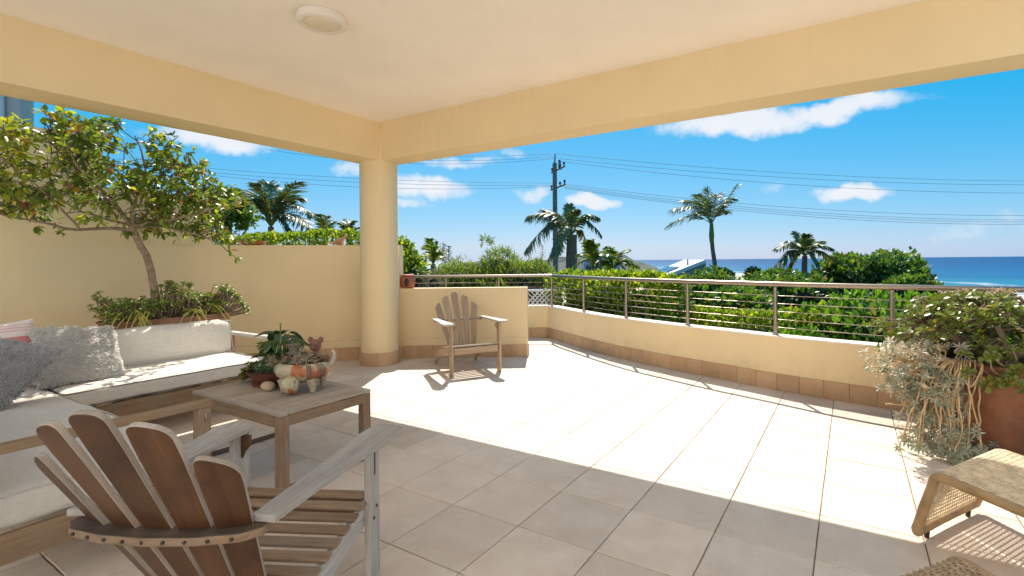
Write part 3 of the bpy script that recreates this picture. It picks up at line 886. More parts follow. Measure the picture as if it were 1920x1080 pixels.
def armchair(name, label, loc, facing, top, low, seat, group, seed=0, arm=None, bleach=None, legm=None, wt=.086, wb=.056, fan=5.0, LL=(.85, .80, .70), rec=27, barrel=7.0, armw=1.0, rw=1.0):
    r = random.Random(seed)
    rz = math.atan2(-facing[0], facing[1])
    t = thing(name, label, 'armchair', (loc[0], loc[1], 0), rz, group)
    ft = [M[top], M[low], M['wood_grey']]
    arm = arm or top; legm = legm or top
    # back slats, fanned
    rec = math.radians(rec)
    up = V((0, -math.sin(rec), math.cos(rec)))
    nrm = V((0, math.cos(rec), math.sin(rec)))
    for k in range(-2, 3):
        fa = math.radians(fan * k); L = LL[abs(k)]
        d = (up * math.cos(fa) + V((math.sin(fa), 0, 0))).normalized()
        ph = math.radians(barrel * k); Rb = (wb + .006) / math.radians(barrel)
        nk = nrm * math.cos(ph) - V((math.sin(ph), 0, 0))
        o = V((Rb * math.sin(ph), -.085 + Rb * (1 - math.cos(ph)), .145))
        out = [(0, -wb / 2), (L * .9 - .02, -wt / 2)]
        asym = -.016 * k
        for i in range(1, 12):
            a = -PI / 2 + PI * i / 12
            sn = math.copysign(abs(math.sin(a)) ** .7, math.sin(a)); out.append((L - .045 + .045 * math.cos(a) ** .8 + asym * sn, wt / 2 * sn))
        out += [(L * .9 - .02, wt / 2), (0, wb / 2)]
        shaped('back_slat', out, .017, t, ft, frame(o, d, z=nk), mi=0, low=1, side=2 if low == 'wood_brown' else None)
    # lower back support, arm level cross rail
    board('back_support', .40, .06, .022, t, M[low], frame((0, -.095, .205), (1, 0, 0), z=nrm))
    out = [(-.315, -.012), (-.27, -.05), (-.15, -.075), (0, -.085), (.15, -.075), (.27, -.05), (.315, -.012), (.31, .035), (.25, .026), (.12, -.004), (0, -.016), (-.12, -.004), (-.25, .026), (-.31, .035)]
    out = [(x * rw, y) for x, y in out]
    cr = shaped('cross_rail', out, .024, t, [M['wood_dark'], M['wood_tan']], frame((0, -.285, .560), (1, 0, 0), z=(0, 0, 1)), mi=0, side=1)
    for i in range(9):
        x = (-.25 + .0625 * i) * rw; y = -.085 + .035 * (abs(x) / .26) ** 2 - .0005
        MB().tube([(x, y - .001, 0), (x, y + .006, 0)], .005, 8).build('screw_plug', M['dark_eye'], cr)
    # arms
    for s in (-1, 1):
        out = [(-.375, -.033), (-.2, -.036), (.0, -.045), (.2, -.060), (.31, -.066), (.345, -.060), (.368, -.042), (.376, -.015), (.374, .02), (.36, .046), (.33, .062), (.28, .068), (.15, .062), (-.1, .044), (-.375, .036)]
        out = [(x, y * armw) for x, y in out]
        yaw = s * .02
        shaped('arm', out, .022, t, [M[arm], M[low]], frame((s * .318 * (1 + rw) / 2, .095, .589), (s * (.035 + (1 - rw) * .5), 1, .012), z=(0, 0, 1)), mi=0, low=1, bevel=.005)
        # front leg: a board standing on edge outside the side rail
        lg = board('front_leg', .573, .088, .025, t, M[legm], frame((s * .287, .385, .2895), (0, .0, 1), z=(s, 0, 0)), taper=.092, mats=[M[legm]])
        # bracket under the arm
        out = [(0, 0), (.155, 0), (.150, .012), (.11, .020), (.07, .036), (.045, .058), (.0, .062)]
        shaped('arm_bracket', out, .020, t, [M['wood_brown' if low == 'wood_brown' else 'wood_tan']], frame((s * .300, .385, .576), (0, 0, -1), z=(0, 1 if s > 0 else -1, 0)))
        # side rail that curves down to the rear foot
        top_c = [(.40, .330), (.25, .300), (.05, .268), (-.10, .245), (-.22, .205), (-.32, .135), (-.385, .060), (-.425, .0)]
        bot_c = [(-.385, .0), (-.345, .040), (-.28, .085), (-.18, .130), (-.05, .165), (.10, .192), (.25, .215), (.40, .240)]
        out = [(y, z) for y, z in top_c] + [(y, z) for y, z in bot_c]
        shaped('side_rail', out[::-1], .024, t, [M[legm]], frame((s * .262, 0, 0), (0, 1, 0), z=(1, 0, 0)))
        for z in (.25, .29): MB().tube([(s * .299, .385 + (z - .27) * .6, z), (s * .3025, .385 + (z - .27) * .6, z)], .007, 8).build('bolt', M['dark_eye'], t, smooth=50)
    # seat slats following the side rails
    line = [(.415, .347), (.25, .316), (.05, .284), (-.12, .257)]
    n = 8
    for k in range(n):
        s_ = k / (n - 1); y = .385 - s_ * .47
        z = np.interp(y, [p[0] for p in line[::-1]], [p[1] for p in line[::-1]])
        sl = .16
        o = board('seat_slat', .572, .043, .014, t, M[seat], frame((0, y, z - .004), (1, 0, 0), z=(0, -sl, 1)))
        if bleach and k == 0: o.data.materials[0] = M[bleach]
    board('front_apron', .525, .075, .02, t, M[seat], frame((0, .408, .283), (1, 0, 0), z=(0, 1, 0)))
    return t


near = armchair('wooden_armchair', 'brown wooden armchair with fanned back slats, seen from behind in front of the coffee table', (-1.79, .89), (-.45, .893), 'wood_silver', 'wood_brown', 'wood_tan',
                'fan-backed wooden armchairs', 1, arm='wood_silver', legm='wood_silver', wt=.099, wb=.059, fan=4.5, LL=(.915, .875, .755), rec=28, barrel=10, armw=1.12, rw=.92)
far = armchair('wooden_armchair', 'weathered fan-backed wooden armchair standing alone in the sun by the low wall', (-4.05, 4.62), (.856, -.517), 'wood_sun', 'wood_sun', 'wood_sun',
               'fan-backed wooden armchairs', 2, arm='wood_silver', bleach='wood_silver')

# ---- coffee table
CT = thing('coffee_table', 'low slatted teak coffee table with plant pots on top', 'table', (-3.245, 1.88, 0))
tx, ty, tz = .505, .305, .46
nb = 12; bw = (2 * tx) / nb
for k in range(nb):
    board('top_slat', 2 * ty - .105, bw - .006, .02, CT, M['wood_grey'], frame((-tx + bw * (k + .5), 0, tz - .0102), (0, 1, 0)), bevel=.0015)
for s in (-1, 1):
    board('end_board', 2 * tx, .048, .022, CT, M['wood_grey'], frame((0, s * (ty - .0245), tz - .0112), (1, 0, 0)), bevel=.002)
    board('end_rail', 2 * ty - .1, .06, .022, CT, M['wood_tan'], frame((s * (tx - .014), 0, tz - .0535), (0, 1, 0), z=(1, 0, 0)), bevel=.002)
    board('side_rail', 2 * tx - .13, .065, .022, CT, M['wood_tan'], frame((0, s * (ty - .013), tz - .0565), (1, 0, 0), z=(0, 1, 0)), bevel=.002)
    board('floor_rail', 2 * ty - .11, .045, .02, CT, M['wood_dark'], frame((s * (tx - .03), 0, .012), (0, 1, 0)), bevel=.002)
    for q in (-1, 1):
        board('leg', tz - .0245, .055, .055, CT, M['wood_tan'], frame((s * (tx - .0285), q * (ty - .0285), (tz - .0245) / 2), (0, 0, 1), z=(s, 0, 0)), bevel=.003)


# ---- cushions
def cushion(name, L, Wd, H, parent, mat, M4, r=.045, puff=.012, wr=.006, seed=0, pipe='piping_light', N=22, sag=0.0, label=None):
    bm = bmesh.new(); bmesh.ops.create_cube(bm, size=2); bmesh.ops.subdivide_edges(bm, edges=bm.edges[:], cuts=N, use_grid_fill=True)
    hx, hy, hz = L / 2, Wd / 2, H / 2
    for v in bm.verts:
        p = v.co.copy(); q = V((p.x * hx, p.y * hy, p.z * hz))
        c = V((max(-hx + r, min(hx - r, q.x)), max(-hy + r, min(hy - r, q.y)), max(-hz + r * .9, min(hz - r * .9, q.z))))
        d = q - c
        if d.length > 1e-6:
            m_ = max(abs(d.x), abs(d.y), abs(d.z)); d = d.normalized() * m_
            q = c + d
        e = (1 - abs(p.x) ** 4) * (1 - abs(p.y) ** 4)
        q.z += math.copysign(puff * e, p.z) * (1 if abs(p.z) > .9 else abs(p.z))
        q.y += (1 - p.x ** 4) * (1 - p.z ** 2) * .006 * math.copysign(1, p.y) * (abs(p.y) > .9)
        w = noise.noise(V((q.x * 4 + seed, q.y * 4, q.z * 5))) + .6 * noise.noise(V((q.x * 11 + seed, q.y * 7, q.z * 11)))
        w2 = noise.noise(V((q.x * 30 + seed, q.y * 4 + q.z * 3, 1)))
        q += v.normal * wr * (w + .35 * w2)
        q.z -= sag * (1 - p.x ** 2) * (p.z > 0)
        v.co = q
    me = bpy.data.meshes.new(name); bm.to_mesh(me); bm.free(); me.materials.append(M[mat]); me.shade_smooth()
    o = link(name, me, parent, mat=M4, label=label)
    for z in (1, -1):
        pts = []; rr = r * .55; n = 40
        for i in range(n):
            a = 2 * PI * i / n; cx_, sy_ = math.cos(a), math.sin(a); k = 1 / max(abs(cx_), abs(sy_))
            x = cx_ * k * (hx - .004); y = sy_ * k * (hy - .004)
            x = max(-hx + .004, min(hx - .004, x)); y = max(-hy + .004, min(hy - .004, y))
            cr = r * .8
            if abs(x) > hx - cr and abs(y) > hy - cr:
                c2 = V((math.copysign(hx - cr, x), math.copysign(hy - cr, y))); dd = V((x, y)) - c2; dd = dd.normalized() * cr * .95; x, y = c2.x + dd.x, c2.y + dd.y
            pts.append((x * 1.003, y * 1.003, z * (hz - r * .38) + .004 * noise.noise(V((x * 5 + seed, y * 5, z)))))
        pts.append(pts[0])
        MB().tube(bez(pts, 3), .0045, 6, caps=False).build('piping', M[pipe], o, smooth=80)
    return o


SZ = .30    # top of the timber frame
FS = thing('outdoor_sofa', 'long teak sofa against the garden wall with pale linen seat and back cushions', 'sofa', (0, 0, 0), group='corner sofa pieces')
x0, x1, y0, y1 = -5.32, -4.58, -.4, 2.56
board('front_rail', y1 - y0 - 1.0, .12, .028, FS, M['wood_rail'], frame((x1 - .016, (y0 + y1) / 2 + .5, .235), (0, 1, 0), z=(1, 0, 0)))
board('back_rail', y1 - y0, .10, .028, FS, M['wood_rail'], frame((x0 + .0, (y0 + y1) / 2, .24), (0, 1, 0), z=(1, 0, 0)))
board('back_rail', y1 - y0, .07, .028, FS, M['wood_rail'], frame((x0 - .13, (y0 + y1) / 2, .60), (0, 1, 0), z=(1, 0, .15)))
board('end_rail', x1 - x0 - .06, .12, .028, FS, M['wood_rail'], frame(((x0 + x1) / 2 - .03, y1 - .016, .235), (1, 0, 0), z=(0, 1, 0)))
board('arm', .80, .062, .03, FS, M['wood_silver'], frame(((x0 + x1) / 2 - .06, y1 + .055, .60), (1, 0, 0)))
for x in (x0 - .08, x1 - .05):
    board('leg', .585, .055, .05, FS, M['wood_tan'], frame((x, y1 + .055, .2925), (0, 0, 1), z=(0, 1, 0)))
    board('leg', .175, .055, .05, FS, M['wood_tan'], frame((x + .02, 1.22, .0875), (0, 0, 1), z=(0, 1, 0)))
for k in range(9): board('seat_support', x1 - x0 - .08, .05, .018, FS, M['wood_rail'], frame(((x0 + x1) / 2, 1.15 + k * .165, .285), (1, 0, 0)), bevel=None)
cushion('seat_cushion', 1.40, .75, .135, FS, 'linen', frame((x0 + .355, y1 - .70, .366), (0, 1, 0)), seed=3, puff=.010, wr=.010, pipe='piping')
cushion('seat_cushion', 1.30, .75, .135, FS, 'linen', frame((x0 + .355, y1 - 2.06, .366), (0, 1, 0)), seed=31, puff=.008, wr=.007, pipe='piping')
cushion('back_cushion', 2.30, .33, .15, FS, 'linen_light', frame((x0 + .010, y1 - 1.16, .582), (0, 1, 0), z=(1, 0, .20)), seed=9, puff=.018, wr=.008, r=.06)

NS = thing('outdoor_sofa', 'teak sofa end at the left edge with open wooden arm beside the brown armchair', 'sofa', (0, 0, 0), group='corner sofa pieces')
board('end_rail', .74, .115, .028, NS, M['wood_rail'], frame((-2.765, .78, .225), (0, 1, 0), z=(1, 0, 0)))
board('front_rail', 1.75, .115, .028, NS, M['wood_rail'], frame((-3.66, 1.135, .225), (1, 0, 0), z=(0, 1, 0)))
board('arm', .86, .062, .032, NS, M['wood_rail'], frame((-2.745, .80, .612), (0, 1, 0)), bevel=.004)
board('leg', .595, .055, .055, NS, M['wood_tan'], frame((-2.745, 1.195, .2975), (0, 0, 1), z=(1, 0, 0)), bevel=.004)
board('leg', .595, .055, .055, NS, M['wood_tan'], frame((-2.745, .43, .2975), (0, 0, 1), z=(1, 0, 0)), bevel=.004)
hook = MB().tube([V((0, 0, 0)), V((.006, 0, -.012)), V((.004, 0, -.03)), V((0, 0, -.036))], .0035, 6); hk = hook.build('hook', M['steel'], NS, smooth=60); hk.location = (-2.716, 1.195, .565)
for k in range(8): board('seat_support', .70, .05, .018, NS, M['wood_rail'], frame((-4.3 + k * .2, .78, .275), (0, 1, 0)), bevel=None)
cushion('seat_cushion', 1.78, .73, .15, NS, 'linen', frame((-3.665, .790, .362), (1, 0, 0)), seed=14, puff=.012, wr=.011, pipe='piping_light', r=.05)
cushion('back_cushion', 1.66, .36, .15, NS, 'linen', frame((-3.63, .375, .605), (1, 0, 0), z=(0, 1, .18)), seed=19, puff=.018, wr=.006, pipe='piping', r=.055)


def pillow(name, label, S, T, mat, M4, shag=None, group=None, seed=0, nt=0, ln=.03, cat='cushion'):
    """square throw pillow; local x, y across, z through"""
    N = 30; mb = MB(); idx = {}
    def P(i, j, s):
        u, v = -1 + 2 * i / N, -1 + 2 * j / N
        e = max(0, (1 - u ** 2) * (1 - v ** 2)) ** .42
        k = 1 - .06 * (u * u + v * v - 2 * u * u * v * v)   # sides drawn in, corners out
        z = s * T / 2 * e + .008 * noise.noise(V((u * 2.5 + seed, v * 2.5, s)))* e
        return V((u * S / 2 * k, v * S / 2 * k, z))
    for s in (1, -1):
        for i in range(N + 1):
            for j in range(N + 1): idx[(i, j, s)] = len(mb.v); mb.v.append(tuple(P(i, j, s)))
    for s in (1, -1):
        for i in range(N):
            for j in range(N):
                f = (idx[(i, j, s)], idx[(i + 1, j, s)], idx[(i + 1, j + 1, s)], idx[(i, j + 1, s)])
                mb.f.append(f if s > 0 else f[::-1]); mb.m.append(0)
    me = mb.mesh(name, M[mat], 180)
    t = thing(name, label, cat, group=group); t.matrix_world = M4
    o = link('cover', me, t)
    if shag:
        r = np.random.default_rng(seed)
        n = nt; u = r.uniform(-1, 1, n); v = r.uniform(-1, 1, n); s = np.where(r.random(n) < .78, 1, -1)
        e = np.maximum(0, (1 - u ** 2) * (1 - v ** 2)) ** .42
        k = 1 - .06 * (u * u + v * v - 2 * u * u * v * v)
        pos = np.stack([u * S / 2 * k, v * S / 2 * k, s * T / 2 * e * .97], 1)
        out = np.stack([u ** 3 * .9, v ** 3 * .9, s * (.12 + .5 * e)], 1)
        fl = np.array([noise.noise(V((a * 3 + seed, b * 3, 0))) for a, b in zip(u, v)]) * 3.2
        lay = np.stack([np.cos(fl) * .8, np.sin(fl) * .6 - .5, np.zeros(n)], 1)
        d = out * .8 + lay * 1.0 + r.normal(size=(n, 3)) * .17
        up = r.normal(size=(n, 3))
        tv = []
        for i, (y, w) in enumerate(((0, .11), (.5, .13), (.9, .085))):
            for q in range(3): a = 2 * PI * q / 3; tv.append((math.cos(a) * w, y, math.sin(a) * w - .18 * y * y))
        tv.append((0, 1.05, -.22))
        tf = []
        for i in range(2):
            for q in range(3): q2 = (q + 1) % 3; tf.append((i * 3 + q, i * 3 + q2, (i + 1) * 3 + q2, (i + 1) * 3 + q))
        tf += [(6, 7, 9), (7, 8, 9), (8, 6, 9)]
        sc = scatter_mesh('shag_pile', (np.array(tv), tf), pos, d, up, ln * r.uniform(.75, 1.25, n), M[shag])
        link('shag_pile', sc, t, kind='stuff')
    return t


pillow('shaggy_cushion', 'white shaggy cushion leaning on the sofa back, nearest the planter', .47, .15, 'shag_white', frame((-5.00, 1.34, .625), (0, 1, -.06), z=(.80, -.12, .62)), 'shag_white', 'throw cushions on the sofa', 5, 13000, .030)
pillow('striped_cushion', 'white cushion with dusty pink stripes between the two shaggy cushions', .50, .14, 'pink', frame((-5.13, .93, .655), (0, 1, .08), z=(.95, .1, .40)), None, 'throw cushions on the sofa', 6)
pillow('shaggy_cushion', 'grey shaggy cushion at the left edge in front of the striped one', .50, .15, 'shag_grey', frame((-4.52, .80, .640), (.80, .60, -.22), z=(.50, -.35, .62)), 'shag_grey', 'throw cushions on the sofa', 8, 12000, .026)


# ---- things on the coffee table
def rosette(n_leaf, tilt0, tilt1, size, c, axis, r, out):
    """append leaves of one rosette: (pos, dir, up, size)"""
    a = V(axis).normalized(); e1 = a.orthogonal().normalized(); e2 = a.cross(e1)
    for k in range(n_leaf):
        t = k / max(1, n_leaf - 1); ph = k * 2.39996 + r.uniform(-.2, .2); el = tilt0 + (tilt1 - tilt0) * t
        rad = e1 * math.cos(ph) + e2 * math.sin(ph)
        d = rad * math.cos(el) + a * math.sin(el)
        u = a * math.cos(el) - rad * math.sin(el)
        out.append((V(c) + rad * size * .08, d, u, size * (1 - .45 * t) * r.uniform(.9, 1.1)))


def leaves_obj(name, lst, tpl, mats, parent, kind='stuff', mi=None, label=None):
    me = scatter_mesh(name, tpl, [tuple(a[0]) for a in lst], [tuple(a[1]) for a in lst], [tuple(a[2]) for a in lst], np.array([a[3] for a in lst]), mats, mi=mi)
    return link(name, me, parent, kind=kind, label=label)


TT = .4602
PSC = 1.18
BW = thing('planter_bowl', 'dark terracotta bowl of leafy plants on the coffee table', 'plant pot', (-3.455, 1.965, TT))
MB().lathe([(.105, 0), (.145, .004), (.152, .014), (.145, .014), (.10, .008), (0, .008)], 48).build('saucer', M['saucer'], BW, smooth=40)
MB().lathe([(.085, .009), (.105, .012), (.150, .05), (.178, .095), (.180, .100), (.172, .101), (.145, .07), (.0, .065)], 48).build('bowl', M['bowl_red'], BW, smooth=40)
MB().lathe([(0, .088), (.10, .090), (.168, .084)], 32).build('soil', M['soil'], BW)
R_ = random.Random(4)
# veined big leaves: each with pale midrib and ribs standing proud
def big_leaf(parent, base, d, L, w, r):
    d = V(d).normalized(); up = (V((0, 0, 1)) - d * d.z); up = up.normalized() if up.length > .1 else V((0, -1, 0))
    M4 = frame(base, d, z=up)
    N, K = 8, 3; mb = MB()
    def wd(t): return w / 2 * (math.sin(PI * min(1, t ** .75)) ** .8)
    for i in range(N + 1):
        t = i / N
        for j in range(-K, K + 1):
            s = j / K; mb.v.append((t * L, s * wd(t), abs(s) * .018 * wd(t) / (w / 2) - .30 * L * t * t + .0))
    W_ = 2 * K + 1
    for i in range(N):
        for j in range(2 * K): a = i * W_ + j; mb.f.append((a, a + W_, a + W_ + 1, a + 1)); mb.m.append(0)
    o = mb.build('leaf', M['lf_zebra'], parent, smooth=180); o.matrix_local = M4
    vb = MB()
    def q(t, s): return V((t * L, s * wd(t), abs(s) * .018 * wd(t) / (w / 2) - .30 * L * t * t + .0008))
    def ribbon(pts, hw):
        for a, b in zip(pts[:-1], pts[1:]):
            dd = (b - a); nn = V((-dd.y, dd.x, 0)).normalized() * hw
            vb.add([a - nn, b - nn, b + nn, a + nn], [(0, 1, 2, 3)])
    ribbon([q(i / 8, 0) for i in range(9)], .0016)
    for i in range(1, 7):
        for s in (-1, 1): ribbon([q(i / 8, 0), q(min(.97, i / 8 + .07), s * .45), q(min(.99, i / 8 + .15), s * .9)], .0009)
    v_ = vb.build('veins', M['vein'], o)
for k in range(30):
    a = R_.uniform(0, 2 * PI); el = R_.uniform(-.7, .6); rr = R_.uniform(.03, .09)
    h = R_.uniform(.20, .36); b = V((rr * math.cos(a) + .02, rr * math.sin(a) + .03, h))
    big_leaf(BW, b, (math.cos(a) * math.cos(el), math.sin(a) * math.cos(el), math.sin(el) * .6), R_.uniform(.095, .13), R_.uniform(.078, .10), R_)
sb = MB()
for k in range(16):
    a = R_.uniform(0, 2 * PI); sb.tube([(R_.uniform(-.02, .04), R_.uniform(-.01, .04), .085), (.02 + .03 * math.cos(a), .02 + .03 * math.sin(a), .15), (.02 + .045 * math.cos(a), .03 + .045 * math.sin(a), .34)], .003, 5)
sb.tube([(.02, .02, .1), (.022, .02, .25), (.02, .02, .42)], .005, 6)
sb.build('stem', M['lf_hedge_dark'], BW)
lst = []
for k in range(70):
    a = R_.uniform(0, 2 * PI); rr = .15 * math.sqrt(R_.random())
    rosette(8, .1, 1.2, R_.uniform(.04, .06), (rr * math.cos(a), rr * math.sin(a), .11 + R_.uniform(0, .12) * (1.2 - rr / .15)), (math.cos(a) * .5, math.sin(a) * .5, 1), R_, lst)
leaves_obj('fine_foliage', lst, tpl_strap(.10, .2), M['lf_fern'], BW)
lst = []
for k in range(52):      # small-leaved cascade on the left side
    t = R_.random(); c = V((-.11 - .12 * t + R_.uniform(-.03, .03), -.06 + R_.uniform(-.07, .06) , .13 - .10 * t + R_.uniform(-.02, .03)))
    rosette(9, -.1, 1.2, R_.uniform(.028, .040), c, (-.6, -.3, .9), R_, lst)
for k in range(14):
    c = V((-.07 + R_.uniform(-.04, .04), -.02 + R_.uniform(-.05, .05), .19 + R_.uniform(0, .10)))
    rosette(9, -.1, 1.2, R_.uniform(.024, .034), c, (-.4, .0, .9), R_, lst)
leaves_obj('trailing_foliage', lst, tpl_obov(.75), M['lf_jade_olive'], BW)
lst = []
for c in ((.085, -.06, .155), (.14, -.02, .15), (.13, .05, .17), (.10, .02, .16), (.155, .03, .14)):
    rosette(26, -.2, 1.3, .065, c, (.4, -.5, 1), R_, lst)
leaves_obj('spiky_rosettes', lst, tpl_strap(.13, .12), M['lf_suc'], BW)
leaf_l = []
for d_ in ((-1, -.1, .35), (-.9, -.5, .1), (.9, .45, .3)):
    big_leaf(BW, V(d_) * .07 + V((0, 0, .18)), d_, .12, .045, R_)

PB = MB(); N = 20
for i in range(N + 1):
    for j in range(N * 2):
        th_ = PI * i / N; ph = PI * j / N
        x, y, z = math.sin(th_) * math.cos(ph), math.sin(th_) * math.sin(ph), math.cos(th_)
        k = 1 + .06 * noise.noise(V((x * 1.5, y * 1.5, z)))
        PB.v.append((x * .062 * k * (1 - .15 * x), y * .040 * k, z * .030 * k + .0285))
for i in range(N):
    for j in range(2 * N): j2 = (j + 1) % (2 * N); PB.f.append((i * 2 * N + j, (i + 1) * 2 * N + j, (i + 1) * 2 * N + j2, i * 2 * N + j2)); PB.m.append(0)
pb = thing('pebble', 'smooth cream pebble on the coffee table before the plant bowl', 'stone', (-3.305, 1.825, TT), -.2, me=PB.mesh('pebble', M['pebble'], 180))

POT0 = V((-3.12, 1.955, TT + .002))
CP = thing('ceramic_planter', 'glazed clay planter in the shape of a footed animal, orange patches on its sides', 'plant pot', tuple(POT0), math.radians(28))
CP.scale = (PSC,) * 3
prof = [(.0, .045), (.05, .046), (.10, .058), (.135, .082), (.152, .108), (.148, .135), (.128, .152), (.118, .156), (.112, .150), (.105, .12), (0, .11)]
MB().lathe(prof, 48, sx=1.0, sy=.80).build('pot_body', M['ceramic'], CP, smooth=60)
for (x, y, s) in ((-.07, -.075, .8), (.085, -.06, .9), (-.08, .07, .8), (.075, .07, .8)):
    MB().lathe([(.0, 0), (.012, .0), (.017, .006), (.019, .02), (.028, .045), (.040, .070), (.0, .085)], 16, c=(0, 0, 0), sx=s, sy=s).build('foot', M['ceramic'], CP, smooth=60).location = (x, y, 0)
hd = MB().lathe([(0, -.048), (.018, -.046), (.032, -.034), (.043, -.012), (.046, .01), (.040, .03), (.026, .043), (0, .048)], 20, c=(0, 0, 0))
hd = hd.build('snout_foot', M['ceramic'], CP, smooth=60); hd.location = (0.0, -.128, .052); hd.rotation_euler = (.5, 0, 0)
mb = MB()
for k in range(9):
    a = -1.0 + k * .25; mb.tube([(.03 * math.sin(a) * .3, -.128 - .03, .018), (.036 * math.sin(a), -.128 - .041 * math.cos(a), .05), (.04 * math.sin(a), -.128 - .030 * math.cos(a), .082)], .0022, 5)
mb.build('carved_line', M['figure_grey'], CP, smooth=60)
mb = MB()
for sx_ in (.55, .62, .69, .95, 1.05, 1.15, 1.25):
    pts = []
    for r_, z_ in prof[2:7]: pts.append(((r_ + .001) * math.sin(sx_), -(r_ + .001) * .80 * math.cos(sx_), z_))
    mb.tube(bez(pts, 3), .0028, 5)
mb.build('carved_line', M['figure_grey'], CP, smooth=60)
MB().tube(bez([(.135, .01, .13), (.16, .01, .15), (.172, .012, .185), (.165, .012, .215), (.150, .012, .205)], 5), [.012] * 10 + [.010, .010, .009, .008, .007, .006, .005, .005, .006, .006, .004], 10).build('tail_handle', M['stone_pale'], CP, smooth=60)
lst = []
for k in range(42):
    a = R_.uniform(0, 2 * PI); rr = .115 * math.sqrt(R_.random())
    rosette(14, .1, 1.25, R_.uniform(.028, .042), (rr * math.cos(a), rr * .8 * math.sin(a), .150 + R_.uniform(0, .035)), (math.cos(a) * .6, math.sin(a) * .6, 1), R_, lst)
leaves_obj('succulents', lst, tpl_leaf(.28, .05, .05), M['lf_suc'], CP)
MB().lathe([(0, .130), (.09, .135), (.112, .130)], 24, sy=.8).build('soil', M['soil'], CP)


def blob(mb, c, r, n=14, mi=0, rough=0.0, rot=None):
    k0 = len(mb.v)
    for i in range(n + 1):
        for j in range(n * 2):
            t_, p_ = PI * i / n, PI * j / n
            d = V((math.sin(t_) * math.cos(p_), math.sin(t_) * math.sin(p_), math.cos(t_)))
            k = 1 + rough * noise.noise(d * 2.2 + V(c) * 30)
            q = V((d.x * r[0] * k, d.y * r[1] * k, d.z * r[2] * k))
            if rot is not None: q = rot @ q
            mb.v.append(tuple(V(c) + q))
    for i in range(n):
        for j in range(2 * n): j2 = (j + 1) % (2 * n); mb.f.append((k0 + i * 2 * n + j, k0 + (i + 1) * 2 * n + j, k0 + (i + 1) * 2 * n + j2, k0 + i * 2 * n + j2)); mb.m.append(mi)
    return mb


# red clay figure with two round ears
FR = thing('clay_figurine', 'reddish clay figurine with round ears standing in the animal planter', 'figurine', (POT0.x + .055, POT0.y + .053, TT + .150), math.radians(25))
mb = MB().lathe([(.0, 0), (.030, .0), (.032, .03), (.028, .05), (.018, .072), (.014, .085), (.016, .09)], 18)
mb.build('torso', M['figure_red'], FR, smooth=70)
mb = blob(MB(), (0, -.004, .118), (.031, .030, .033), rough=.08); blob(mb, (.006, -.034, .110), (.012, .012, .009)); mb.build('head', M['figure_red'], FR, smooth=180)
for s in (-1, 1):
    mb = MB(); blob(mb, (s * .030, 0, .148), (.015, .012, .017), 10, rough=.1); blob(mb, (s * .020, 0, .137), (.012, .010, .014), 8); mb.build('ear', M['figure_red'], FR, smooth=180)
    mb = MB(); blob(mb, (s * .012, -.031, .122), (.006, .004, .004), 8); mb.build('eye', M['dark_eye'], FR, smooth=180)
    mb = MB(); mb.tube(bez([(s * .024, 0, .065), (s * .036, -.012, .045), (s * .018, -.03, .035)], 4), .008, 8); mb.build('arm', M['figure_red'], FR, smooth=70)
mb = blob(MB(), (.055, .008, .045), (.018, .016, .020), rough=.1).tube([(.055, .008, .0), (.055, .008, .035)], .014, 10); mb.build('small_companion', M['figure_red'], FR, smooth=180)
FR.scale = (1.2,) * 3
# grey clay head with flat top
FG = thing('clay_figurine', 'grey-green clay head with a flared hat standing in the animal planter', 'figurine', (POT0.x - .058, POT0.y - .028, TT + .156), math.radians(28))
MB().lathe([(0, 0), (.022, .0), (.020, .025), (.026, .035), (.043, .048), (.046, .060), (.040, .075), (.026, .082), (.0, .083)], 28, sy=.85).build('head', M['figure_grey'], FG, smooth=50)
MB().lathe([(.024, .080), (.026, .090), (.032, .110), (.038, .117), (.036, .120), (.028, .114), (.0, .110)], 28, sy=.85).build('hat', M['figure_grey'], FG, smooth=50)
for s in (-1, 1):
    mb = MB().lathe([(.011, 0), (.012, .003), (.009, .005), (.006, .002), (0, .002)], 14); o = mb.build('eye', M['dark_eye'], FG, smooth=50); o.location = (s * .017, -.034, .064); o.rotation_euler = (PI / 2, 0, s * .3)
mb = MB().tube([(0, -.041, .062), (0, -.047, .048), (0, -.040, .036), (0, -.030, .018)], [.005, .006, .005, .004], 8); mb.build('nose', M['figure_grey'], FG, smooth=70)
FG.scale = (1.2,) * 3
# pale stone behind
mb = MB(); blob(mb, (0, 0, .05), (.046, .035, .062), 16, rough=.12, rot=Euler((0, -.5, 0)).to_matrix())
ps = thing('standing_stone', 'pale rounded stone leaning in the animal planter behind the figurines', 'stone', (POT0.x - .135, POT0.y + .035, TT + .165), .4, me=mb.mesh('standing_stone', M['stone_pale'], 180))
# ================================================================ PLANTS ON THE TERRACE
def stadium(L, w, n=14):
    out = []
    for s in (1, -1):
        for i in range(n + 1):
            a = -PI / 2 + PI * i / n
            out.append((s * (w / 2) * math.sin(a) * -1 if False else s * (w / 2 * math.sin(a)) , s * (L / 2 - w / 2 + w / 2 * math.cos(a))))
    return out


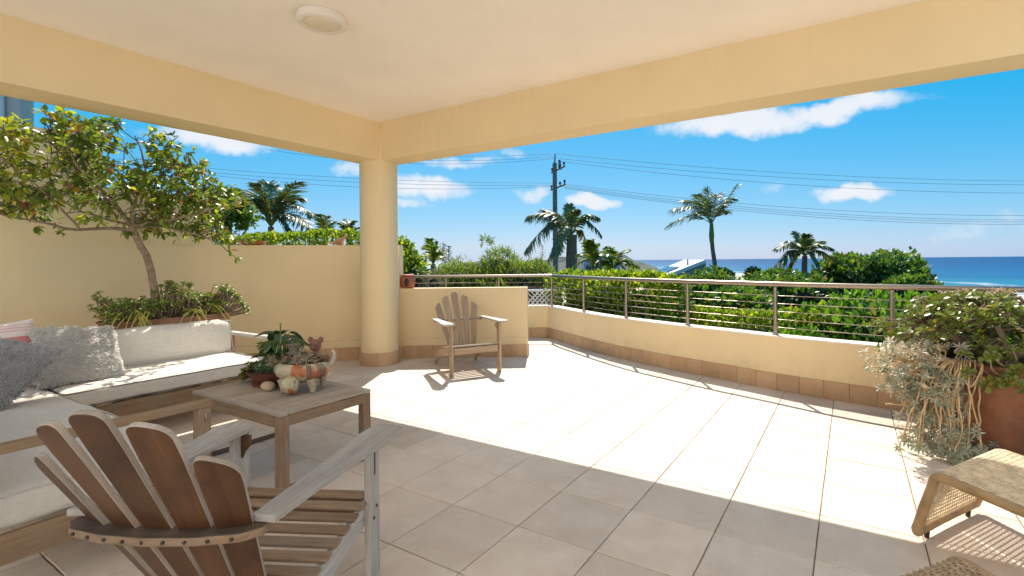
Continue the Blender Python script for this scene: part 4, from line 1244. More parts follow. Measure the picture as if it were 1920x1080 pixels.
TR = thing('trough_planter', 'long oval reddish brown planter trough against the garden wall behind the sofa', 'planter', (-5.78, 2.24, 0))
def oval(rx, ry, z, n=40): return [(rx * math.copysign(abs(math.cos(a)) ** .8, math.cos(a)), ry * math.copysign(abs(math.sin(a)) ** .8, math.sin(a)), z) for a in [2 * PI * k / n for k in range(n)]]
mb = MB(); rings = [oval(.15, .40, 0), oval(.17, .47, .3), oval(.205, .545, .765), oval(.215, .56, .785), oval(.195, .54, .787), oval(.185, .53, .70)]
for r_ in rings: mb.v += r_
for i in range(len(rings) - 1):
    for k in range(40): k2 = (k + 1) % 40; mb.f.append((i * 40 + k, i * 40 + k2, (i + 1) * 40 + k2, (i + 1) * 40 + k)); mb.m.append(0)
mb.build('trough', M['terracotta_dull'], TR, smooth=50)
mb = MB(); mb.add([(x, y, .735) for x, y, z in oval(.19, .535, 0)], [tuple(range(40))]); mb.build('soil', M['soil'], TR)

# potted tree
PT = thing('potted_tree', 'small spreading tree with sparse glossy leaves growing from the trough planter', 'tree', (-5.78, 2.10, .73))
rt_ = random.Random(21)
def L3(y, z, x=-5.75): return V((x + 5.78, y - 2.10, z - .73))
trunk = bez([L3(2.10, .72), L3(2.10, 1.05), L3(2.06, 1.33), L3(1.99, 1.50), L3(1.93, 1.66)], 6)
mb = MB().tube([p + V((noise.noise(p * 9) * .006, noise.noise(p * 9 + V((5, 0, 0))) * .006, 0)) for p in trunk], list(np.linspace(.034, .026, len(trunk))), 10)
mb.build('trunk', M['bark'], PT, smooth=70)
top = trunk[-1]
limbs = []
def limb(pts, r0, r1, n=6):
    c = bez(pts, n); limbs.append((c, r0, r1)); return c
limb([top - V((0, 0, .04)), L3(1.74, 1.63), L3(1.57, 1.60), L3(1.34, 1.65), L3(1.08, 1.72)], .018, .007)
limb([top - V((0, 0, .02)), L3(2.15, 1.66), L3(2.42, 1.62), L3(2.62, 1.53, -5.7), L3(2.80, 1.36, -5.66)], .013, .004)
limb([top, L3(1.80, 1.90, -5.8), L3(1.58, 2.15, -5.85), L3(1.35, 2.42, -5.88)], .017, .005)
limb([top, L3(1.95, 1.95, -5.68), L3(2.0, 2.2, -5.66), L3(1.92, 2.48, -5.62)], .016, .005)
limb([top, L3(2.15, 1.85, -5.85), L3(2.35, 2.02, -5.92), L3(2.45, 2.22, -5.98)], .014, .005)
limb([top, L3(2.25, 1.75, -5.6), L3(2.55, 1.86, -5.55), L3(2.80, 1.98, -5.52)], .013, .005)
limb([L3(1.57, 1.60), L3(1.40, 1.80, -5.6), L3(1.22, 1.98, -5.55), L3(1.02, 2.15, -5.55)], .010, .004)
limb([top, L3(1.75, 1.80, -5.55), L3(1.55, 2.0, -5.45), L3(1.4, 2.25, -5.45)], .012, .004)
limb([top, L3(1.7, 1.78, -6.05), L3(1.45, 1.95, -6.2), L3(1.15, 2.1, -6.3)], .012, .004)
limb([top, L3(2.1, 1.85, -6.1), L3(2.2, 2.1, -6.25), L3(2.15, 2.4, -6.3)], .012, .004)
crown_poly = [(.95, 1.95), (.98, 2.30), (1.28, 2.56), (1.58, 2.62), (1.99, 2.60), (2.29, 2.42), (2.66, 2.30), (2.95, 2.06), (2.98, 1.72), (2.82, 1.50), (2.28, 1.62), (1.9, 1.70), (1.4, 1.68), (1.0, 1.75)]
def in_poly(x, y, P):
    c = False; j = len(P) - 1
    for i in range(len(P)):
        if ((P[i][1] > y) != (P[j][1] > y)) and (x < (P[j][0] - P[i][0]) * (y - P[i][1]) / (P[j][1] - P[i][1]) + P[i][0]): c = not c
        j = i
    return c
twigs = MB(); branches = MB()
for c, r0, r1 in limbs: branches.tube([p + V([noise.noise(p * 7 + V((k * 9, 0, 0))) * .018 for k in range(3)]) * (0 if i == 0 else 1) for i, p in enumerate(c)], list(np.linspace(r0, r1, len(c))), 7)
lvs = []; allp = [p for c, _, _ in limbs for p in c[4:]]
n_t = 0; tries = 0
while n_t < 680 and tries < 12000:
    tries += 1
    y, z = rt_.uniform(.9, 3.0), rt_.uniform(1.5, 2.64); x = -5.80 + rt_.gauss(0, .28)
    if not in_poly(y, z, crown_poly) or x < -6.5 or x > -5.25: continue
    if x > -5.42 and z > 2.5: continue
    if noise.noise(V((x * 1.7, y * 2.3, z * 2.6 + 3))) < -.22: continue      # gaps
    tip = L3(y, z, x)
    src = min(allp, key=lambda p: (p - tip).length + rt_.uniform(0, .18))
    if (tip - src).length < .04: continue
    mid = src.lerp(tip, .5) + V((rt_.gauss(0, .03), rt_.gauss(0, .03), .03))
    pts = bez([src, mid, tip], 4)
    twigs.tube(pts, list(np.linspace(.0045, .0018, len(pts))), 5)
    allp += pts[3:6]
    n_t += 1
    d0 = (tip - mid).normalized()
    for k in range(rt_.randint(5, 9)):
        p = pts[-1] if k < 5 else pts[-3]
        d = (d0 * .5 + V((rt_.gauss(0, .7), rt_.gauss(0, .7), rt_.gauss(.1, .6)))).normalized()
        u = V((rt_.gauss(0, .5), rt_.gauss(0, .5), 1))
        lvs.append((p + d * .01, d, u, rt_.uniform(.052, .088), 1 if (y < 1.5 and z > 2.0 and rt_.random() < .6) or rt_.random() < .16 else 0))
for e in (L3(2.80, 1.36, -5.66), L3(2.74, 1.44, -5.67), L3(1.95, 1.60), L3(2.02, 1.62), L3(1.88, 1.6), L3(1.3, 1.62), L3(1.45, 1.58), L3(2.9, 1.55, -5.6)):
    for k in range(7):
        d = V((rt_.gauss(0, .7), rt_.gauss(0, .7), rt_.gauss(-.4, .5))).normalized(); lvs.append((e, d, V((rt_.gauss(0, .5), rt_.gauss(0, .5), 1)), rt_.uniform(.05, .08), 0))
branches.build('branches', M['bark'], PT, smooth=70)
twigs.build('twigs', M['bark_dark'], PT, smooth=70, kind='stuff')
me = scatter_mesh('crown', tpl_leaf(.46, .06, .12), [tuple(l[0]) for l in lvs], [tuple(l[1]) for l in lvs], [tuple(l[2]) for l in lvs], [l[3] for l in lvs], [M['lf_tree'], M['lf_tree_yel']], mi=[l[4] for l in lvs])
link('crown', me, PT, kind='stuff')


def jade(parent, centers, n_per, leaf, mats, r, name='foliage', stems=True, base=None, spread=.05, trunk_r=.010):
    lst = []; st = MB()
    for (c, axis) in centers:
        rosette(n_per, -.15, 1.25, leaf * r.uniform(.85, 1.15), c, axis, r, lst)
        if stems and base is not None:
            b = base(c); mid = V(b).lerp(V(c), .5) + V((r.gauss(0, .02), r.gauss(0, .02), -.01))
            st.tube(bez([b, mid, V(c)], 4), list(np.linspace(trunk_r, .004, 9)), 6)
    leaves_obj(name, lst, tpl_obov(.72, .08), mats, parent)
    if stems and st.v: st.build('stems', M['bark'], parent, smooth=70, kind='stuff')


rj = random.Random(31); cs = []
JT = thing('jade_plant', 'round-leaved jade plants filling the trough under the small tree', 'plant', (-5.78, 2.24, .735), group=None)
for k in range(300):
    y = rj.uniform(-.56, .44); x = rj.uniform(-.17, .20)
    hmax = .27 + .05 * math.sin(y * 9 + 1) + (.06 if -.2 < y < .15 else 0)
    z = rj.uniform(.02, 1) ** .7 * hmax * (1 - (x / .3) ** 2)
    cs.append((V((x, y, z + .02)), V((x * 2 + rj.gauss(0, .3), y + rj.gauss(0, .3), 1))))
for k in range(60):
    a = rj.uniform(0, 1); y = .40 + .30 * a; z = .30 - .30 * a * a + rj.uniform(-.04, .05); cs.append((V((rj.uniform(-.05, .13), y, z)), V((.4, .6, .8))))
jade(JT, cs, 9, .042, M['lf_jade'], rj, base=lambda c: V((c.x * .3, max(-.45, min(.40, c.y * .7)), 0)), trunk_r=.009)
st = MB()
for k in range(26):
    y = rj.choice((-.38, -.36, -.24, .10, .13, .16, .30)) + rj.uniform(-.05, .05); x = .19
    dy = rj.uniform(-.14, .14)
    st.tube(bez([(x - .08, y, .03), (x - .01, y + dy * .3, .10 + rj.uniform(0, .05)), (x + .035, y + dy, .03), (x + .045, y + dy * 1.3, -.07 - rj.uniform(0, .05))], 4), .0035, 5)
st.build('yellow_strands', M['strand'], JT, smooth=70, kind='stuff')

# ---- big rusty planter on the right
QP = thing('round_planter', 'large tapered rust-brown planter at the right edge full of succulents', 'planter', (.96, 4.45, 0), .3)
MB().lathe([(.40, 0), (.42, .01), (.455, .28), (.490, .58), (.498, .60), (.505, .615), (.498, .624), (.482, .622), (.47, .60), (.44, .52)], 72).build('pot', M['rust'], QP, smooth=50)
MB().lathe([(0, .575), (.3, .575), (.468, .555)], 40).build('soil', M['soil'], QP)
rq = random.Random(41)
JR = thing('jade_plant', 'tall olive-green jade bush with thick branches and dry pink flower heads in the rusty planter', 'plant', (.96, 4.45, .57))
# thick bare branches
br_ = MB(); ends = []
for (pts, r0, r1) in (([(0.05, -.2, 0), (-.02, -.28, .12), (-.12, -.36, .10), (-.14, -.42, .02), (-.20, -.46, -.04)], .034, .012), ([(.0, -.1, 0), (-.10, -.20, .14), (-.16, -.24, .28), (-.25, -.22, .38)], .030, .011),
                      ([(.12, -.15, 0), (.16, -.28, .16), (.12, -.40, .22), (.04, -.46, .25)], .032, .012), ([(.1, .0, 0), (.12, -.08, .2), (.05, -.12, .36), (-.02, -.1, .46)], .030, .010),
                      ([(-.1, -.05, 0), (-.28, -.12, .12), (-.42, -.15, .22), (-.52, -.12, .30)], .026, .009), ([(-.15, .1, 0), (-.3, .15, .16), (-.46, .2, .3)], .024, .009),
                      ([(.2, -.2, 0), (.34, -.34, .1), (.40, -.42, .2)], .03, .012), ([(.0, .2, 0), (-.1, .3, .25), (-.15, .3, .42)], .025, .009)):
    c = bez(pts, 6); ends += c[6:]; br_.tube([p + V((noise.noise(p * 12), noise.noise(p * 12 + V((3, 3, 3))), 0)) * .008 for p in c], list(np.linspace(r0, r1, len(c))), 9)
br_.build('branches', M['bark'], JR, smooth=60)
cs = []
while len(cs) < 680:
    x, y, z = rq.uniform(-.88, .55), rq.uniform(-.55, .50), rq.uniform(-.10, .50)
    e = ((x + .13) / .72) ** 2 + ((y + .05) / .58) ** 2 + ((z - .16) / .33) ** 2
    if e > 1 or (e < .42 and rq.random() < .75): continue
    if z < .02 and math.hypot(x, y) < .46: continue
    if z < -.02 and (y > -.3): continue
    if x < -.26 and z < .20 and y < .05 and rq.random() < .92: continue
    if noise.noise(V((x * 5, y * 5, z * 6))) < -.22: continue
    cs.append((V((x, y, z)), V((x + rq.gauss(0, .4), y + rq.gauss(0, .4), z + .6))))
jade(JR, cs, 9, .050, M['lf_jade_olive'], rq, base=lambda c: min(ends, key=lambda p: (p - V(c)).length), trunk_r=.006)
fl = []; st = MB()
for (x, y, z) in ((-.40, -.02, .47), (-.31, -.05, .485), (-.12, -.1, .50), (-.15, -.14, .485), (-.53, .05, .42), (-.20, -.04, .47), (-.07, -.12, .49)):
    st.tube([(x, y, z - .10), (x, y, z)], .0025, 5)
    for k in range(60):
        a = rq.uniform(0, 2 * PI); rr = .042 * math.sqrt(rq.random()); p = V((x + rr * math.cos(a), y + rr * math.sin(a), z + rq.uniform(-.005, .018)))
        fl.append((p, V((rq.gauss(0, 1), rq.gauss(0, 1), rq.gauss(.4, 1))), V((0, 0, 1)), rq.uniform(.010, .016)))
leaves_obj('flower_heads', fl, tpl_small(.6), M['flower'], JR); st.build('flower_stems', M['stem_suc'], JR, kind='stuff')

SS = thing('trailing_succulent', 'silver-grey succulent spilling down the planter in rosettes on long dry stems', 'plant', (.60, 4.10, .60))
ro = []; roB = []; st = MB()
toV = V((-.45, -.89, 0)).normalized()        # direction from the pot towards the terrace
sd = V((-.985, .17, 0))
def hang(u, d, z): return sd * u + toV * d + V((0, 0, z))
for k in range(230):    # bushy head on and beside the rim
    u, d, z = rq.gauss(.20, .14), rq.gauss(.08, .10), rq.uniform(-.24, .13)
    if ((u - .20) / .29) ** 2 + ((d - .08) / .22) ** 2 + ((z + .03) / .20) ** 2 > 1.15: continue
    c = hang(u, d, z); ax = (toV * .5 + sd * (u - .1) * 2 + V((rq.gauss(0, .4), rq.gauss(0, .4), .7)))
    rosette(13, -.1, 1.2, rq.uniform(.036, .052), c, ax, rq, roB if (z > .0 and rq.random() < .75) or rq.random() < .3 else ro)
    if rq.random() < .4: st.tube(bez([hang(rq.uniform(.0, .12), .02, -.04), hang(u * .7, d * .6, z - .01), c], 3), .0042, 5)
for k in range(66):     # long trailing stems
    u = rq.gauss(.04, .085); L = rq.uniform(.22, .60) if k < 58 else rq.uniform(.1, .2); d = rq.uniform(.04, .18)
    du = rq.gauss(.03, .05); P = [hang(u * .6, -.04, .02), hang(u, d * .5 + .02, .03), hang(u + du * .3, d, -.10), hang(u + du + rq.gauss(0, .015), d + .0, -L * .6), hang(u + du * 1.2 + rq.gauss(0, .02), d + .01, -L)]
    c = bez(P, 5); c = [p + V([noise.noise(p * 14 + V((q * 7, 0, 0))) * .014 for q in range(3)]) for p in c]
    c = [V((p.x, p.y, max(p.z, -.585))) for p in c]
    st.tube(c, list(np.linspace(.0055, .004, len(c))), 6)
    rosette(14, -.2, 1.2, rq.uniform(.038, .055), c[-1], toV + V((rq.gauss(0, .4), rq.gauss(0, .4), rq.uniform(-.2, .6))), rq, ro)
    for q in range(2):
        if rq.random() < .65: i_ = rq.randint(8, len(c) - 2); rosette(11, -.1, 1.2, rq.uniform(.026, .04), c[i_] + toV * .02, toV + V((rq.gauss(0, .5), rq.gauss(0, .5), .2)), rq, ro)
for k in range(26):     # heap on the floor and left flank
    u, d = rq.gauss(.02, .10), rq.uniform(.02, .20); z = -.57 + abs(rq.gauss(0, .07))
    rosette(14, -.2, 1.2, rq.uniform(.036, .052), hang(u, d, z), V((toV.x + rq.gauss(0, .4), toV.y + rq.gauss(0, .4), .8)), rq, ro)
for k in range(40):
    z = rq.uniform(-.50, -.12); u = .12 + rq.gauss(.04, .05) + .10 * (z + .5); d = rq.uniform(.02, .18)
    rosette(13, -.2, 1.2, rq.uniform(.034, .05), hang(u, d, z), toV + sd * .8 + V((rq.gauss(0, .4), rq.gauss(0, .4), .5)), rq, ro)
for (u, d, z) in ((.42, .12, -.10), (.36, .10, -.30), (.30, .14, -.43)):
    c = bez([hang(.15, d, z + .04), hang(u * .7, d, z + .01), hang(u, d, z)], 4); st.tube(c, .004, 5)
    for p in c[3:]: rosette(9, .2, 1.2, .022, p, sd, rq, roB)
leaves_obj('rosettes', ro, tpl_leaf(.30, .05, .03), M['lf_silver'], SS)
leaves_obj('bleached_rosettes', roB, tpl_leaf(.26, .05, .03), M['lf_silver_bleached'], SS)
st.build('stems', M['stem_suc'], SS, smooth=70, kind='stuff')

# ---- clay pot on the low wall, dish and bird on the garden wall
pq = on_path(offset(iR, .085), -5.215)
CPt = thing('clay_lantern', 'open-sided terracotta pot on the low wall beside the column', 'pot', (pq[0], pq[1], .940), .2)
mb = MB(); n = 40
prof = [(.068, 0), (.085, .02), (.102, .07), (.100, .12), (.082, .158), (.072, .166), (.088, .172), (.092, .182), (.086, .186), (.0, .192)]
MB().lathe(prof, 40).build('pot_body', M['terracotta'], CPt, smooth=50)
mb = MB().lathe([(0, 0), (.040, .0), (.046, .004), (.040, .008)], 24, sx=.7, sy=1.25); o = mb.build('dark_disc', M['dark_eye'], CPt, smooth=50)  # near-black disc whose colour stands in for the shade inside the pot
fr_ = math.radians(-62); o.matrix_local = frame((.094 * math.cos(fr_), .094 * math.sin(fr_), .085), (-math.sin(fr_), math.cos(fr_), 0), z=(math.cos(fr_), math.sin(fr_), 0))

bq = on_path(offset(iL, .11), -5.93)
BD = thing('bird_ornament', 'small clay bird figure perched on top of the garden wall', 'ornament', (bq[0], bq[1], 1.5302), math.radians(31))
mb = MB(); sec = [(-.17, .030, .006, .003), (-.12, .030, .016, .007), (-.07, .034, .026, .018), (-.02, .046, .036, .036), (.03, .058, .038, .046), (.06, .078, .030, .036), (.078, .108, .022, .024), (.086, .128, .021, .022), (.102, .134, .015, .015), (.115, .130, .006, .005), (.130, .126, .001, .001)]
for (x, z, ry, rz_) in sec:
    for k in range(14): a = 2 * PI * k / 14; mb.v.append((x, ry * math.cos(a), z + rz_ * math.sin(a)))
for i in range(len(sec) - 1):
    for k in range(14): k2 = (k + 1) % 14; mb.f.append((i * 14 + k, i * 14 + k2, (i + 1) * 14 + k2, (i + 1) * 14 + k)); mb.m.append(0)
mb.build('bird_body', M['clay_bird'], BD, smooth=180)
MB().lathe([(.030, 0), (.034, .004), (.024, .012), (.020, .02)], 16, c=(.03, 0, 0)).build('base', M['clay_bird'], BD, smooth=50)
dq = on_path(offset(iL, .10), -6.56)
DS = thing('clay_dish', 'shallow terracotta dish on the garden wall below the tree branches', 'dish', (dq[0], dq[1], 1.5302))
MB().lathe([(.07, 0), (.13, .02), (.155, .05), (.160, .052), (.150, .048), (.12, .022), (0, .02)], 32).build('dish', M['terracotta'], DS, smooth=50)

# ---- wicker furniture
def weave(name, path, halfw, parent, mat, pitch=.0085, warp=.022, r=.0032, label=None):
    """cane weave over a sheet: path = profile (x, z) points, width along y; close canes run along the profile, over and under cross canes"""
    P = bez([V((x, 0, z)) for x, z in path], 14); L = [0]
    for a, b in zip(P[:-1], P[1:]): L.append(L[-1] + (b - a).length)
    def pt(s):
        i = max(0, min(len(P) - 2, int(np.searchsorted(L, s)) - 1)); t = (s - L[i]) / max(1e-9, L[i + 1] - L[i]); p = P[i].lerp(P[i + 1], t); d = (P[i + 1] - P[i]).normalized(); return p, V((-d.z, 0, d.x))
    mb = MB(); ns = int(L[-1] / warp); rr = random.Random(5)
    S = [(k + .5) * L[-1] / ns for k in range(ns)]
    for s in S:
        p, nn = pt(s); mb.tube([p + V((0, y, 0)) for y in (-halfw, 0, halfw)], .0032, 4, caps=False)
    fr = [(pt(L[-1] * k / (2 * ns))) for k in range(2 * ns + 1)]
    n_ = int(2 * halfw / pitch)
    for row in range(n_):
        y = -halfw + (row + .5) * 2 * halfw / n_ + rr.uniform(-.0006, .0006)
        if rr.random() < .015: continue
        pts = []
        for k, (p, nn) in enumerate(fr):
            sgn = (1 if ((k // 2 + row) % 2) else -1) if k % 2 else 0
            pts.append(p + nn * (.0046 * sgn) + V((0, y + rr.uniform(-.0005, .0005), 0)))
        mb.tube(pts, r, 4, caps=False)
    return mb.build(name, M[mat], parent, smooth=80, kind='stuff', label=label)


def wrapped_rail(name, pts, r, parent, mat, n=4):
    c = bez(pts, n * 6); L = 0; out = [c[0]]; rad = [r]
    # ridges of the wound cane
    D = [0]
    for a, b in zip(c[:-1], c[1:]): D.append(D[-1] + (b - a).length)
    N = int(D[-1] / .0032); P = []; R2 = []
    for k in range(N + 1):
        s = D[-1] * k / N; i = max(0, min(len(c) - 2, int(np.searchsorted(D, s)) - 1)); t = (s - D[i]) / max(1e-9, D[i + 1] - D[i])
        P.append(c[i].lerp(c[i + 1], t)); R2.append(r * (1 + (.05 if k % 2 else -.04)) * (1.0 + (.05 if noise.noise(V((s * 30, 0, 0))) > .35 else 0)))
    return MB().tube(P, R2, 12).build(name, M[mat], parent, smooth=180)


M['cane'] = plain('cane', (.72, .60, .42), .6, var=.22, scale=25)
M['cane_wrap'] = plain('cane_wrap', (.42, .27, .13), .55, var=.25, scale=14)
M['cane_grey'] = plain('cane_dark', (.42, .31, .20), .7, var=.25, scale=25)  # darker cane tone for the lounger


def wicker(nm, label, cat, origin, xdir, zfold, L, halfw, foot_dx, drop, cane, wrap, pitch, group, back=False):
    T_ = thing(nm, label, cat, origin, math.atan2(xdir[1], xdir[0]), group)
    R0 = .020
    zf = zfold - R0
    prof = [(foot_dx, .055), (foot_dx * .45, zf * .55), (.0, zf - .055), (.012, zf - .015), (.05, zf), (.16, zf - .012), (.35, zf - drop * .7), (L * .7, zf - drop), (L - .05, zf - drop + .01)]
    if back: prof += [(L + .02, zf - drop + .06), (L + .12, zf + .22), (L + .2, zf + .40)]
    else: prof += [(L - .01, zf - drop - .02), (L, zf - drop - .06), (L - .03, zf * .45), (L - .08, .055)]
    for s in (-1, 1):
        wrapped_rail('frame_rail', [(x, s * halfw, z) for x, z in prof], R0, T_, wrap)
    wrapped_rail('foot_bar', [(foot_dx, -halfw, .05), (foot_dx - .004, 0, .05), (foot_dx, halfw, .05)], R0, T_, wrap)
    xe = prof[-1]
    wrapped_rail('foot_bar', [(xe[0], -halfw, xe[1]), (xe[0], 0, xe[1]), (xe[0], halfw, xe[1])], R0, T_, wrap)
    for s in (-1, 1):
        MB().lathe([(0, 0), (.010, 0), (.013, .034), (0, .034)], 12, c=(foot_dx, s * (halfw - .09), 0)).build('foot_peg', M['rubber'], T_, smooth=50)
        if not back: MB().lathe([(0, 0), (.010, 0), (.013, .034), (0, .034)], 12, c=(xe[0], s * (halfw - .09), 0)).build('foot_peg', M['rubber'], T_, smooth=50)
        else: MB().tube([(L - .05, s * (halfw - .05), zf - drop - .02), (L + .02, s * (halfw - .05), 0)], .014, 10).build('leg', M[wrap], T_, smooth=50)
    pr2 = [(x, z + .016 if 2 < i < len(prof) - 3 else z) for i, (x, z) in enumerate(prof)]
    weave('woven_cane', pr2, halfw - .003, T_, cane, pitch=pitch)
    return T_


wicker('wicker_ottoman', 'woven cane ottoman half in the sun, its bent foot panel and frame facing left', 'ottoman', (.445, 2.985, 0), (.857, -.515), .355, .80, .285, -.065, .045, 'cane', 'cane_wrap', .0105, 'woven cane pieces')
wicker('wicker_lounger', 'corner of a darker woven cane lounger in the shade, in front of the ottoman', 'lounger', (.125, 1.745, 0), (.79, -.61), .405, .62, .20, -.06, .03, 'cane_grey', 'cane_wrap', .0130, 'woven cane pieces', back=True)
# ================================================================ GARDEN AND VIEW
def hedge(name, label, path, th, z0, z1, leaf, mats, n, cat='hedge', tpl=None, topmat=None, upright=.5, group=None, rag=.08, core=True, holes=-9, seed=1, split=.72):
    """a clipped or loose hedge along a path; leaves lie in a shell round its body"""
    r = np.random.default_rng(seed)
    path = [V((p[0], p[1])) for p in path]; L = [0]
    for a, b in zip(path[:-1], path[1:]): L.append(L[-1] + (b - a).length)
    o = path[0]; t = thing(name, label, cat, (o.x, o.y, 0), group=group)
    zt = z1 if callable(z1) else (lambda s: z1)
    pos, dr, up, sz, mi = [], [], [], [], []
    for k in range(n):
        s = r.random() * L[-1]; i = max(0, min(len(path) - 2, int(np.searchsorted(L, s)) - 1)); q = (s - L[i]) / (L[i + 1] - L[i])
        c = path[i].lerp(path[i + 1], q); d = (path[i + 1] - path[i]).normalized(); nn = V((-d.y, d.x)); H = zt(s / L[-1])
        f = r.random()
        a = r.random() * 2 * PI
        cu, cv = math.cos(a), math.sin(a)
        m_ = (abs(cu) ** 3.2 + abs(cv) ** 3.2) ** (1 / 3.2); cu /= m_; cv /= m_
        depth = 1 - abs(r.normal()) * .16
        z = (H + z0) / 2 + cv * (H - z0) / 2 * (1 - (1 - depth) * th / max(.2, (H - z0))); off = cu * th / 2 * depth
        endc = r.random() < .16
        if endc:
            sg = 1 if r.random() < .5 else -1; c = path[-1] if sg > 0 else path[0]; d = (path[-1] - path[-2]).normalized() * sg if sg > 0 else (path[1] - path[0]).normalized() * sg; nn = V((-d.y, d.x))
            off = r.uniform(-1, 1) * th / 2; z = r.uniform(z0, H); c = c + d * (abs(r.normal()) * -.05 + .02)
        p = V((c.x + nn.x * off, c.y + nn.y * off, z))
        nz = noise.noise(V((p.x * 1.6, p.y * 1.6, p.z * 1.6 + seed))); n2 = noise.noise(V((p.x * 5, p.y * 5, p.z * 5 + seed)))
        if n2 < holes: continue
        out = V((nn.x * cu, nn.y * cu, cv)) if not endc else V((d.x, d.y, .2))
        p += out * (rag * (nz + .7 * n2)) - V((o.x, o.y, 0))
        pos.append(tuple(p)); v = r.normal(size=3); dd = out * .9 + V(v) * .65 + V((0, 0, upright)); dr.append(tuple(dd))
        up.append(tuple(out + V(r.normal(size=3)) * .5 + V((0, 0, .4)))); sz.append(leaf * r.uniform(.7, 1.25))
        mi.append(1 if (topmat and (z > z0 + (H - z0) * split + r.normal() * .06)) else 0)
    ms = [M[mats]] + ([M[topmat]] if topmat else [])
    link('foliage', scatter_mesh('foliage', tpl or tpl_leaf(.5), pos, dr, up, sz, ms, mi=mi), t, kind='stuff')
    if core:  # dark solid core, added to block light between the leaves
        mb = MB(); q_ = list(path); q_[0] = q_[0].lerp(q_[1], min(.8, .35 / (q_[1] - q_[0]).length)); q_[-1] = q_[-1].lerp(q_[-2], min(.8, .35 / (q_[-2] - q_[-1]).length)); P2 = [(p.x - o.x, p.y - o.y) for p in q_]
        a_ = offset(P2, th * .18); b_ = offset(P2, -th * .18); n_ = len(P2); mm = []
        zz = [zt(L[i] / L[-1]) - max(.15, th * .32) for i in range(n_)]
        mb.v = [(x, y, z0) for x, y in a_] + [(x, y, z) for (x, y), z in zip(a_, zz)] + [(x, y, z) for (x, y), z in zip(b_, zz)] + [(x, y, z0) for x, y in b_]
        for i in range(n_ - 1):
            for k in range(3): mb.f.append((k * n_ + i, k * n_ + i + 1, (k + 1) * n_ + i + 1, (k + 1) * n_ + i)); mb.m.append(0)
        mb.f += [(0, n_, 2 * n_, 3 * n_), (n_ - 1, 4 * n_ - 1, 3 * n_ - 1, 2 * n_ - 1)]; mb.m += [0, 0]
        mb.build('dark_core', M['core_dark'], t)
    return t


def bush(name, label, c, rad, leaf, mats, n, cat='shrub', tpl=None, seed=1, group=None, trunk=None, rag=.22, upright=.3, lumps=9, core=.62, topmat=None, gap=-.35, split=.25):
    """bush or tree crown out of overlapping leaf clumps"""
    r = np.random.default_rng(seed); c = V(c)
    z_base = trunk if trunk is not None else c.z - rad[2]
    t = thing(name, label, cat, (c.x, c.y, z_base), group=group)
    Ls = [(V((0, 0, 0)), .74)]
    for k in range(lumps):
        v = r.normal(size=3); v /= np.linalg.norm(v); v[2] = abs(v[2]) * .9 - .15
        Ls.append((V((v[0] * rad[0] * .60, v[1] * rad[1] * .60, v[2] * rad[2] * .60)), r.uniform(.32, .50)))
    w = np.array([l[1] ** 2 for l in Ls]); w /= w.sum()
    pos, dr, up, sz, mi = [], [], [], [], []
    ids = r.choice(len(Ls), n, p=w)
    for k in range(n):
        lc, ls = Ls[ids[k]]; v = r.normal(size=3); v /= np.linalg.norm(v); v = V(v)
        dep = 1 - abs(r.normal()) * .13
        q = V((v.x * rad[0] * ls, v.y * rad[1] * ls, v.z * rad[2] * ls)) * dep
        p = lc + q
        nn = noise.noise(V((p.x, p.y, p.z)) * (2.6 / max(rad)) * 1.6 + V((seed, 0, 0))); n2 = noise.noise(V((p.x, p.y, p.z)) * (9 / max(rad)) + V((seed, 0, 0)))
        if n2 < gap: continue
        p += v * (rag * ls * min(rad) * (nn + n2))
        pos.append((p.x, p.y, p.z + c.z - z_base)); dr.append(tuple(v * .8 + V(r.normal(size=3)) * .6 + V((0, 0, upright)))); up.append(tuple(v + V(r.normal(size=3)) * .5 + V((0, 0, .5))))
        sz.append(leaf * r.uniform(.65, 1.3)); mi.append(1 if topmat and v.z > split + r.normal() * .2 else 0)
    ms = [M[mats]] + ([M[topmat]] if topmat else [])
    link('crown' if trunk is not None else 'foliage', scatter_mesh('foliage', tpl or tpl_leaf(.5), pos, dr, up, sz, ms, mi=mi), t, kind='stuff')
    if core:  # dark blobs added inside the clumps to stop light leaking through
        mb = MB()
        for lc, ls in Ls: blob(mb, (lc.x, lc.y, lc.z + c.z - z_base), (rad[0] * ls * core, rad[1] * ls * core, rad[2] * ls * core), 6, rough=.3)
        mb.build('dark_core', M['core_dark'], t, smooth=180)
    if trunk is not None:
        mb = MB().tube(bez([(0, 0, -.3), (.1, .05, (c.z - z_base) * .5), (0, 0, c.z - z_base)], 4), list(np.linspace(.16, .08, 9)) if rad[0] > 1.2 else list(np.linspace(.08, .04, 9)), 8)
        for k in range(5):
            l = Ls[1 + k % (len(Ls) - 1)][0]; mb.tube(bez([(0, 0, (c.z - z_base) * .6), (l.x * .5, l.y * .5, c.z - z_base + l.z * .3 - rad[2] * .2), (l.x, l.y, c.z - z_base + l.z)], 3), [.06, .05, .045, .04, .035, .03, .02], 6)
        mb.build('trunk', M['bark_dark'], t, smooth=70)
    return t


